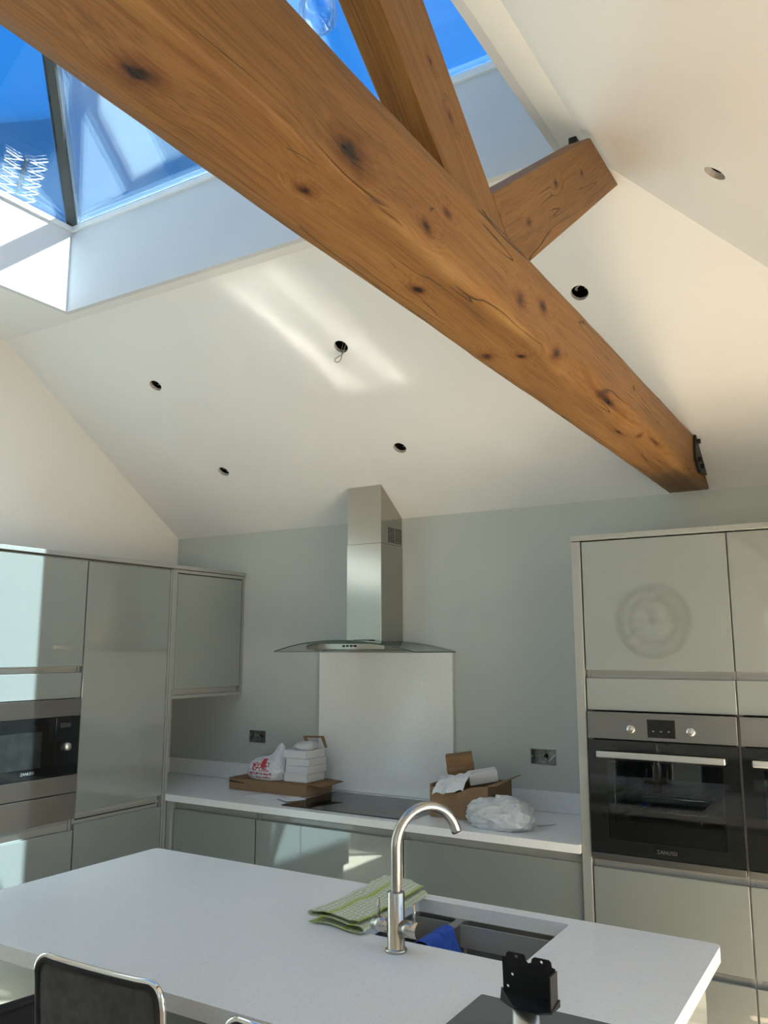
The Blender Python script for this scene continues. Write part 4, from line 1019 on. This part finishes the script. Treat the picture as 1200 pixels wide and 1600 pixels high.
# ------------------------------------------------------------------ bar stools
def stool(loc, rz, zs, label, black=False):
    """zs = seat height; back towards local -Y"""
    t = thing('bar_stool', label, 'bar stool', (0, 0, 0), 'bar stools at the island')
    fab = M['fabric_black'] if black else M['fabric']
    def bk(x_, h_):   # backrest surface
        return -0.200-0.030*(h_/0.36)-0.0*abs(x_)+0.22*x_*x_
    W, H0, H1 = 0.185, 0.02, 0.36
    ol = rrect(-W, W, H0, H1, 0.032, 6)
    # pad: grid clipped to rounded outline by scaling rows
    bm = newbm(); NXs, NZ = 16, 16; fr = {}; bb = {}
    for j in range(NZ+1):
        h_ = H0+(H1-H0)*j/NZ
        d_ = min(h_-H0, H1-h_); wmax = W-0.006 if d_ >= 0.03 else W-0.006-0.03+math.sqrt(max(0, 0.03**2-(0.03-d_)**2))
        for i in range(NXs+1):
            s = -1+2*i/NXs; x_ = s*wmax; e2 = (1-s**8)*(1-(abs(2*(h_-H0)/(H1-H0)-1))**10)
            fr[i, j] = bm.verts.new((x_, bk(x_, h_)-0.010*e2-0.004, zs+h_)); bb[i, j] = bm.verts.new((x_, bk(x_, h_)+0.016*e2+0.006, zs+h_))
    for i in range(NXs):
        for j in range(NZ):
            f = bm.faces.new((fr[i, j], fr[i+1, j], fr[i+1, j+1], fr[i, j+1])); f.smooth = True
            f = bm.faces.new((bb[i, j], bb[i, j+1], bb[i+1, j+1], bb[i+1, j])); f.smooth = True
    for i in range(NXs):
        for j in (0, NZ): bm.faces.new((fr[i, j], fr[i+1, j], bb[i+1, j], bb[i, j]))
    for j in range(NZ):
        for i in (0, NXs): bm.faces.new((fr[i, j], fr[i, j+1], bb[i, j+1], bb[i, j]))
    mesh_obj('backrest', bm, fab, t)
    # chrome rim running round the back and along the seat sides
    pts = [(-W, 0.17, zs-0.02), (-W, 0.0, zs-0.03), (-W, -0.12, zs-0.025), (-W, -0.185, zs+0.0)]
    for k in range(6): h_ = 0.02+(H1-0.045-0.02)*k/5; pts.append((-W, bk(W, h_), zs+h_))
    for k in range(1, 7): a_ = math.pi-math.pi/2*k/6; pts.append((-W+0.032+0.032*math.cos(a_), bk(W, H1), zs+H1-0.032+0.032*math.sin(a_)))
    for k in range(1, 10): x_ = -W+0.032+(2*W-0.064)*k/10; pts.append((x_, bk(x_, H1), zs+H1))
    right = [(-x_, y_, z_) for x_, y_, z_ in pts[:-9]][::-1]
    pts = pts+right
    bm = newbm(); tube(bm, pts, 0.0075, 10); mesh_obj('chrome_rim' if not black else 'rim', bm, M['chrome'] if not black else M['fabric_black'], t)
    bm = newbm(); tube(bm, [(p[0]*0.965, p[1]-0.004, p[2]-0.006 if p[2] > zs+0.1 else p[2]+0.004) for p in pts[3:-3]], 0.008, 8); mesh_obj('piping', bm, M['fabric_black'], t)
    bm = newbm(); box(bm, -W+0.008, W-0.008, -0.185, 0.19, zs-0.045, zs+0.025, bev=0.022, seg=3); mesh_obj('seat', bm, fab, t)
    bm = newbm(); cyl(bm, (0, 0, 0.04), (0, 0, zs-0.05), 0.028); mesh_obj('post', bm, M['chrome'], t)
    bm = newbm(); lathe(bm, [(0.0, 0.0), (0.20, 0.0), (0.205, 0.008), (0.19, 0.016), (0.05, 0.035), (0.0, 0.04)], (0, 0, 0.001), 40); mesh_obj('base', bm, M['chrome'], t)
    bm = newbm(); fp = [(0.028*math.cos(a_), 0.0, 0.30) for a_ in (0,)]
    tube(bm, [(0.02, 0.0, 0.30), (0.14, 0.04, 0.30), (0.15, 0.12, 0.30), (0.10, 0.19, 0.30), (0.0, 0.215, 0.30), (-0.10, 0.19, 0.30), (-0.15, 0.12, 0.30), (-0.14, 0.04, 0.30), (-0.02, 0.0, 0.30)], 0.010, 10); mesh_obj('footrest', bm, M['chrome'], t)
    t.location = loc; t.rotation_euler = (0, 0, rz)
    return t
stool((2.710, -2.655, 0), 0.03, 0.690, 'grey bar stool with a chrome-rimmed back, leftmost whole stool back')
stool((3.262, -2.655, 0), 0.02, 0.675, 'grey bar stool with a chrome-rimmed back, only its top corner showing')
stool((2.075, -2.62, 0), math.radians(82), 0.495, 'low black stool turned sideways under the island overhang', True)

# ------------------------------------------------------------------ clutter, left of the hob
def open_tray():
    t = thing('cardboard_tray', 'shallow brown cardboard box lying on the worktop left of the hob', 'box', (1.09, -0.22, 0.91))
    x0, x1, y0, y1, z0, z1 = 0.812, 1.372, -0.320, -0.075, 0.9117, 0.972
    bm = newbm(); th = 0.004
    box(bm, x0, x1, y0, y1, z0, z0+th); box(bm, x0, x1, y0, y0+th, z0+th, z1); box(bm, x0, x1, y1-th, y1, z0+th, z1); box(bm, x0, x0+th, y0+th, y1-th, z0+th, z1); box(bm, x1-th, x1, y0+th, y1-th, z0+th, z1)
    mesh_obj('tray', bm, M['card'], t)
    bm = newbm()   # lid, slightly sagging, with a torn slot on the left
    NXl, NYl = 20, 8; g = {}
    for i in range(NXl+1):
        for j in range(NYl+1):
            u_, v_ = i/NXl, j/NYl
            g[i, j] = bm.verts.new((x0+(x1-x0)*u_, y0+(y1-y0)*v_, z1+0.003-0.010*math.sin(math.pi*u_)*math.sin(math.pi*v_)*0.4+0.0015*noise.noise(Vector((u_*6, v_*6, 0)))))
    for i in range(NXl):
        for j in range(NYl):
            bm.faces.new((g[i, j], g[i+1, j], g[i+1, j+1], g[i, j+1]))
    o = mesh_obj('lid', bm, M['card_lid'], t); so = o.modifiers.new('t', 'SOLIDIFY'); so.thickness = 0.004; so.offset = 0
    bm = newbm(); vs_ = [bm.verts.new(p) for p in ((x1, y0+0.01, z1+0.004), (x1+0.075, y0+0.045, z1-0.012), (x1+0.085, y1-0.01, z1-0.002), (x1, y1-0.005, z1+0.004))]; bm.faces.new(vs_)
    o = mesh_obj('flap', bm, M['card_lid'], t); so = o.modifiers.new('t', 'SOLIDIFY'); so.thickness = 0.004
    bm = newbm(); vs_ = [bm.verts.new(p) for p in ((x0+0.004, y0-0.0008, z1-0.010), (x0+0.115, y0-0.0008, z1-0.018), (x0+0.115, y0-0.0008, z1-0.023), (x0+0.004, y0-0.0008, z1-0.020))]; bm.faces.new(vs_)
    mesh_obj('slot', bm, M['dark'], t)
open_tray()
def carton(name, label, x0, x1, y0, y1, z0, z1, rz, mat, group=None, lid=True):
    c = Vector(((x0+x1)/2, (y0+y1)/2, z0))
    t = thing(name, label, 'box', c, group)
    bm = newbm(); box(bm, x0, x1, y0, y1, z0, z1, bev=0.0012); mesh_obj('body', bm, mat, t)
    if lid:
        bm = newbm(); box(bm, x0-0.0012, x1+0.0012, y0-0.0012, y1+0.0012, z1-(z1-z0)*0.22, z1+0.0008, bev=0.0008); mesh_obj('tuck_flap', bm, mat, t)
    t.rotation_euler = (0, 0, rz)
    return t
zz = 0.978
for i, (h, rz, dx, lb) in enumerate(((0.050, 0.02, -0.004, 'white carton at the bottom of the stack on the cardboard tray'), (0.040, -0.03, 0.008, 'white carton second from the bottom of the stack'), (0.040, 0.05, 0.008, 'white carton third from the bottom of the stack'), (0.044, -0.02, -0.004, 'white carton on top of the stack, under clear packaging'))):
    carton('white_carton', lb, 1.190+dx, 1.345+dx, -0.285, -0.105, zz, zz+h-0.002, rz, M['white_card'], 'stack of white cartons')
    zz += h
def crumple(name, label, cat, c, size, mat, seed, sub=5, amp=0.3, flat=True, peak=None, group=None, facet=False):
    bm = newbm(); bmesh.ops.create_icosphere(bm, subdivisions=sub, radius=1.0)
    for v in bm.verts:
        p = v.co.copy(); q = p*1.4+Vector((seed, seed*1.7, -seed))
        n1 = noise.noise(q); n2 = abs(noise.noise(q*2.3)); n3 = abs(noise.noise(q*5.1)); n4 = noise.noise(q*11)
        s = 1+amp*(0.6*n1-0.6*n2-0.35*n3+0.08*n4)+0.12
        p *= s
        # squarish footprint
        p.x = math.copysign(abs(p.x)**0.85, p.x); p.y = math.copysign(abs(p.y)**0.85, p.y)
        if p.z < -0.55: p.z = -0.55-0.05*(p.z+0.55)*0
        x_, y_, z_ = p.x*size[0]/2, p.y*size[1]/2, (p.z+0.55)/1.55*size[2]
        if peak: 
            k = math.exp(-((p.x-peak[0])**2+(p.y-peak[1])**2)/peak[3]**2); z_ += peak[2]*k*max(0, p.z)
        v.co = Vector((c[0]+x_, c[1]+y_, c[2]+z_))
    for f in bm.faces: f.smooth = not facet
    o = mesh_obj(name, bm, mat, loc=c)
    return tag(o, label, cat, group)
# carrier bag with red print
def bagmat():
    m = pmat('carrier_bag', (0.66, 0.68, 0.70), 0.35, var=0.05, vscale=12, bump=0.25, bscale=50)
    t = m.node_tree; n, l = t.nodes, t.links; b = n['Principled BSDF']
    old = b.inputs['Base Color'].links[0].from_socket
    tcn = n.new('ShaderNodeTexCoord'); s = n.new('ShaderNodeSeparateXYZ'); l.new(tcn.outputs['Object'], s.inputs[0])
    def band(axis, lo, hi):
        a_ = n.new('ShaderNodeMath'); a_.operation = 'GREATER_THAN'; l.new(s.outputs[axis], a_.inputs[0]); a_.inputs[1].default_value = lo
        c_ = n.new('ShaderNodeMath'); c_.operation = 'LESS_THAN'; l.new(s.outputs[axis], c_.inputs[0]); c_.inputs[1].default_value = hi
        d_ = n.new('ShaderNodeMath'); d_.operation = 'MULTIPLY'; l.new(a_.outputs[0], d_.inputs[0]); l.new(c_.outputs[0], d_.inputs[1]); return d_.outputs[0]
    def mul(p, q):
        d_ = n.new('ShaderNodeMath'); d_.operation = 'MULTIPLY'; l.new(p, d_.inputs[0]); l.new(q, d_.inputs[1]); return d_.outputs[0]
    def mx_(p, q):
        d_ = n.new('ShaderNodeMath'); d_.operation = 'MAXIMUM'; l.new(p, d_.inputs[0]); l.new(q, d_.inputs[1]); return d_.outputs[0]
    w = n.new('ShaderNodeTexWave'); w.bands_direction = 'Z'; w.inputs['Scale'].default_value = 14; w.inputs['Distortion'].default_value = 5; w.inputs['Detail'].default_value = 1; w.inputs['Detail Scale'].default_value = 6
    l.new(tcn.outputs['Object'], w.inputs[0])
    g = n.new('ShaderNodeMath'); g.operation = 'GREATER_THAN'; l.new(w.outputs[0], g.inputs[0]); g.inputs[1].default_value = 0.66
    v = n.new('ShaderNodeTexVoronoi'); v.feature = 'DISTANCE_TO_EDGE'; v.inputs['Scale'].default_value = 55; l.new(tcn.outputs['Object'], v.inputs[0])
    g2 = n.new('ShaderNodeMath'); g2.operation = 'LESS_THAN'; l.new(v.outputs[0], g2.inputs[0]); g2.inputs[1].default_value = 0.11
    lines = mul(mul(band('Z', 0.012, 0.050), band('X', -0.10, 0.07)), g.outputs[0])
    script = mul(mul(band('Z', 0.050, 0.095), band('X', -0.07, 0.05)), g2.outputs[0])
    blob = mul(band('Z', 0.075, 0.115), band('X', -0.012, 0.018))
    tot = mx_(mx_(lines, script), blob)
    r = n.new('ShaderNodeMix'); r.data_type = 'RGBA'; l.new(tot, r.inputs[0]); l.new(old, r.inputs[6]); r.inputs[7].default_value = (0.50, 0.035, 0.045, 1)
    l.new(r.outputs[2], b.inputs['Base Color'])
    return m
crumple('carrier_bag', 'white carrier bag with red print on the cardboard tray', 'bag', (1.045, -0.235, 0.9765), (0.270, 0.150, 0.118), bagmat(), 3.1, peak=(0.62, 0.2, 0.080, 0.40), amp=0.22)
crumple('bubble_wrap', 'clear crumpled packaging on top of the white cartons', 'packaging', (1.275, -0.195, zz), (0.130, 0.13, 0.042), M['plastic'], 9.7, sub=4)
def open_sleeve():
    t = thing('cardboard_sleeve', 'bent brown cardboard piece standing on the white cartons', 'cardboard', (1.27, -0.12, zz))
    bm = newbm(); vs_ = [(1.185, -0.11, zz+0.062), (1.22, -0.115, zz+0.0), (1.24, -0.116, zz+0.0), (1.212, -0.11, zz+0.052), (1.318, -0.112, zz+0.056), (1.352, -0.12, zz+0.004), (1.366, -0.12, zz+0.004), (1.334, -0.11, zz+0.068)]
    f_ = bm.faces.new([bm.verts.new(p) for p in (vs_[0], vs_[1], vs_[2], vs_[3])]); f_ = bm.faces.new([bm.verts.new(p) for p in (vs_[0], vs_[3], vs_[4], vs_[7])]); f_ = bm.faces.new([bm.verts.new(p) for p in (vs_[4], vs_[5], vs_[6], vs_[7])])
    bmesh.ops.remove_doubles(bm, verts=bm.verts, dist=1e-4)
    o = mesh_obj('sleeve', bm, M['card_lid'], t); so = o.modifiers.new('t', 'SOLIDIFY'); so.thickness = 0.005
open_sleeve()
def sheet(name, label, pts, z, mat):
    bm = newbm(); slab(bm, pts, [], (0, 0, z), (1, 0, 0), (0, 1, 0), (0, 0, 1), 0.0015)
    tag(mesh_obj(name, bm, mat, loc=(pts[0][0], pts[0][1], z)), label, 'paper')
sheet('leaflet', 'white leaflet lying in front of the cardboard tray', [(1.05, -0.47), (1.24, -0.54), (1.30, -0.40), (1.12, -0.345)], 0.9112, M['paper'])
sheet('leaflet', 'folded white leaflet half over the left edge of the hob', [(1.27, -0.45), (1.375, -0.50), (1.43, -0.40), (1.33, -0.35)], 0.9162, M['paper'])

# clutter, right of the hob
def parts_box():
    t = thing('cardboard_box', 'open brown cardboard box full of packaging right of the hob', 'box', (2.36, -0.29, 0.91))
    x0, x1, y0, y1, z0, z1 = 2.200, 2.510, -0.425, -0.135, 0.9112, 1.064; th = 0.004
    bm = newbm()
    box(bm, x0, x1, y0, y1, z0, z0+th); box(bm, x0, x0+th, y0, y1, z0+th, z1); box(bm, x1-th, x1, y0, y1, z0+th, z1+0.010); box(bm, x0+th, x1-th, y1-th, y1, z0+th, z1)
    # front wall with a dipped torn edge
    n_ = 24; pr_ = []
    for k in range(n_+1):
        u_ = k/n_; pr_.append((x0+th+(x1-x0-2*th)*u_, z1-0.012-0.030*math.exp(-((u_-0.42)/0.22)**2)+0.020*u_))
    for (xa, za), (xb, zb) in zip(pr_, pr_[1:]):
        for yy in (y0, y0+th): quad(bm, [(xa, yy, z0+th), (xb, yy, z0+th), (xb, yy, zb), (xa, yy, za)])
        quad(bm, [(xa, y0, za), (xb, y0, zb), (xb, y0+th, zb), (xa, y0+th, za)])
    mesh_obj('box', bm, M['card'], t)
    bm = newbm(); f_ = bm.faces.new([bm.verts.new(p) for p in ((x1, y0, z1+0.010), (x1, y1, z1+0.010), (x1+0.05, y1, z1+0.03), (x1+0.045, y0+0.02, z1+0.015))])
    o = mesh_obj('flap', bm, M['card'], t); so = o.modifiers.new('t', 'SOLIDIFY'); so.thickness = 0.004
parts_box()
def tilted(name, label, cat, c, dims, rot, mat, extra=None, group=None):
    bm = newbm(); box(bm, -dims[0]/2, dims[0]/2, -dims[1]/2, dims[1]/2, -dims[2]/2, dims[2]/2, bev=0.002)
    o = mesh_obj(name, bm, mat, loc=(0, 0, 0)); o.location = c; o.rotation_euler = rot
    if extra:
        bm = newbm(); box(bm, *extra[0]); ch = mesh_obj(extra[1], bm, extra[2], o); 
    return tag(o, label, cat, group)
tilted('small_brown_carton', 'small brown carton standing up in the packaging box', 'box', (2.275, -0.235, 1.128), (0.135, 0.085, 0.125), (0.10, -0.13, 0.45), M['card_lid'], ((-0.0695, 0.0695, -0.0440, 0.0440, -0.008, 0.008), 'tape', M['card']))
tilted('white_tube_box', 'long white carton lying across the packaging box', 'box', (2.425, -0.295, 1.100), (0.140, 0.075, 0.052), (0.15, -0.16, 0.55), M['white_card'], ((-0.0707, 0.0707, -0.0385, 0.0385, 0.012, 0.016), 'fold_line', M['paper']))
tilted('white_block', 'small white polystyrene block in the left corner of the packaging box', 'packaging', (2.238, -0.330, 1.058), (0.055, 0.055, 0.075), (0.1, 0.1, 0.3), M['white_card'])
def crumpled_paper():
    bm = newbm(); n_ = 18; g = {}
    for i in range(n_+1):
        for j in range(n_+1):
            u_, v_ = i/n_, j/n_
            x_ = 2.225+0.165*u_; y_ = -0.452+0.12*v_
            z_ = 1.045+0.045*v_+0.030*u_-0.040*max(0, 0.35-v_)*2+0.018*noise.noise(Vector((u_*4, v_*4, 3)))+0.006*abs(noise.noise(Vector((u_*11, v_*11, 1))))
            if v_ < 0.25: y_ += 0.02*math.sin(u_*9)*(0.25-v_)*4*0.6
            g[i, j] = bm.verts.new((x_, y_, z_))
    for i in range(n_):
        for j in range(n_): f = bm.faces.new((g[i, j], g[i+1, j], g[i+1, j+1], g[i, j+1]))
    o = mesh_obj('crumpled_paper', bm, M['paper'], loc=(2.3, -0.39, 1.04)); so = o.modifiers.new('t', 'SOLIDIFY'); so.thickness = 0.0012
    tag(o, 'torn white paper hanging over the front of the packaging box', 'paper')
crumpled_paper()
crumple('plastic_bag', 'big crumpled white plastic bag beside the cardboard box', 'bag', (2.600, -0.475, 0.9112), (0.335, 0.205, 0.125), M['plastic'], 5.3, amp=0.46, sub=4, facet=True)
t = thing('plastic_plug', 'small white fitting with a black end lying on the plastic bag', 'fitting', (2.58, -0.48, 1.03))
bm = newbm(); cyl(bm, (2.580, -0.485, 1.045), (2.602, -0.490, 1.043), 0.009, n=14); mesh_obj('body', bm, M['white_card'], t)
bm = newbm(); cyl(bm, (2.560, -0.480, 1.047), (2.580, -0.485, 1.045), 0.005, n=12); mesh_obj('tip', bm, M['black_metal'], t)
sheet('plastic_strip', 'flat clear plastic strip at the foot of the plastic bag', [(2.725, -0.36), (2.735, -0.385), (2.80, -0.30), (2.79, -0.285)], 0.9112, M['plastic'])

# ------------------------------------------------------------------ clock on the front wall (seen reflected in the oven cabinet door)
CX, CZ = 2.34, 1.97
t = thing('wall_clock', 'large round skeleton wall clock with Roman numerals, reflected in a cabinet door', 'clock', (CX, YF, CZ))
def ring(r0, r1, y0, y1):
    bm = newbm(); n_ = 64; R_ = {}
    for k in range(n_):
        a_ = 2*math.pi*k/n_
        for i_r, r_ in enumerate((r0, r1)):
            for i_y, y_ in enumerate((y0, y1)): R_[k, i_r, i_y] = bm.verts.new((CX+r_*math.cos(a_), y_, CZ+r_*math.sin(a_)))
    for k in range(n_):
        q_ = (k+1) % n_
        bm.faces.new((R_[k,0,0], R_[q_,0,0], R_[q_,1,0], R_[k,1,0])); bm.faces.new((R_[k,0,1], R_[k,1,1], R_[q_,1,1], R_[q_,0,1]))
        bm.faces.new((R_[k,0,0], R_[k,0,1], R_[q_,0,1], R_[q_,0,0])); bm.faces.new((R_[k,1,0], R_[q_,1,0], R_[q_,1,1], R_[k,1,1]))
    return bm
mesh_obj('outer_ring', ring(0.300, 0.340, YF+0.004, YF+0.022), M['clock'], t); mesh_obj('inner_ring', ring(0.190, 0.222, YF+0.004, YF+0.022), M['clock'], t)
for k, s_ in enumerate(['XII', 'I', 'II', 'III', 'IV', 'V', 'VI', 'VII', 'VIII', 'IX', 'X', 'XI']):
    a_ = math.pi/2-2*math.pi*k/12
    # wall faces +Y: seen from the room, right is -X
    outv = Vector((-math.cos(a_), 0, math.sin(a_))); rt = Vector((-math.sin(a_), 0, -math.cos(a_)))
    text_part('numeral', s_, 0.125, M['clock'], t, Vector((CX, YF+0.014, CZ))+outv*0.270, rt, outv)
for a_, L_, w_ in ((math.radians(60), 0.16, 0.012), (math.radians(-30), 0.25, 0.008)):
    bm = newbm(); dv = Vector((-math.cos(a_), 0, math.sin(a_))); sv = Vector((math.sin(a_), 0, math.cos(a_))); c_ = Vector((CX, YF+0.018, CZ))
    vs_ = [bm.verts.new(p+Vector((0, dy, 0))) for dy in (0, 0.004) for p in (c_-dv*0.03-sv*w_, c_-dv*0.03+sv*w_, c_+dv*L_+sv*w_*0.4, c_+dv*L_-sv*w_*0.4)]
    for f_ in ((0,1,2,3), (7,6,5,4), (0,4,5,1), (1,5,6,2), (2,6,7,3), (3,7,4,0)): bm.faces.new([vs_[i] for i in f_])
    mesh_obj('hand', bm, M['clock'], t)
bm = newbm()
for a_ in (0, math.pi/2, math.pi, 3*math.pi/2): tube(bm, [(CX, YF+0.010, CZ), (CX+0.21*math.cos(a_), YF+0.010, CZ+0.21*math.sin(a_))], 0.005, 8)
mesh_obj('spoke', bm, M['clock'], t)

# ------------------------------------------------------------------ television aerial outside
fwd = Vector((-0.51183, 0.84334, 0.16371)); rgt = Vector((math.cos(YAW), math.sin(YAW), 0)); upv = rgt.cross(fwd)
N0 = Vector((-3.384, 0.875, 6.938)); bd = Vector((-0.883, 0.469, 0)); sd_ = Vector((0.469, 0.883, 0))
t = thing('television_aerial', 'silver television aerial seen through the left pane of the lantern', 'aerial', N0+bd*1.5+Vector((0, 0, -6.94)))
bm = newbm(); tube(bm, [N0-bd*0.04, N0+bd*1.6], 0.016, 10); mesh_obj('boom', bm, M['frame_grey'], t)
bm = newbm(); tube(bm, [N0+bd*0.65+Vector((0, 0, -0.06)), N0+bd*1.5+Vector((0, 0, -0.10))], 0.010, 8); mesh_obj('lower_boom', bm, M['frame_grey'], t)
for k in range(8):
    c_ = N0+bd*(0.19*k)
    for s_ in (-1, 1):
        bm = newbm()
        tube(bm, [c_+sd_*s_*0.03, c_+sd_*s_*0.09+Vector((0, 0, 0.008)), c_+sd_*s_*0.21+Vector((0, 0, 0.030))-bd*0.05], 0.0065, 8)
        tube(bm, [c_+sd_*s_*0.03, c_+sd_*s_*0.09-Vector((0, 0, 0.008)), c_+sd_*s_*0.21-Vector((0, 0, 0.022))+bd*0.02], 0.0065, 8)
        mesh_obj('director', bm, M['aerial'], t)
bm = newbm(); mp_ = N0+bd*1.5; tube(bm, [Vector((mp_.x, mp_.y, -0.13)), mp_], 0.025, 12); mesh_obj('mast', bm, M['frame_grey'], t)

for o in bpy.data.objects:
    if '_o' in o: del o['_o']
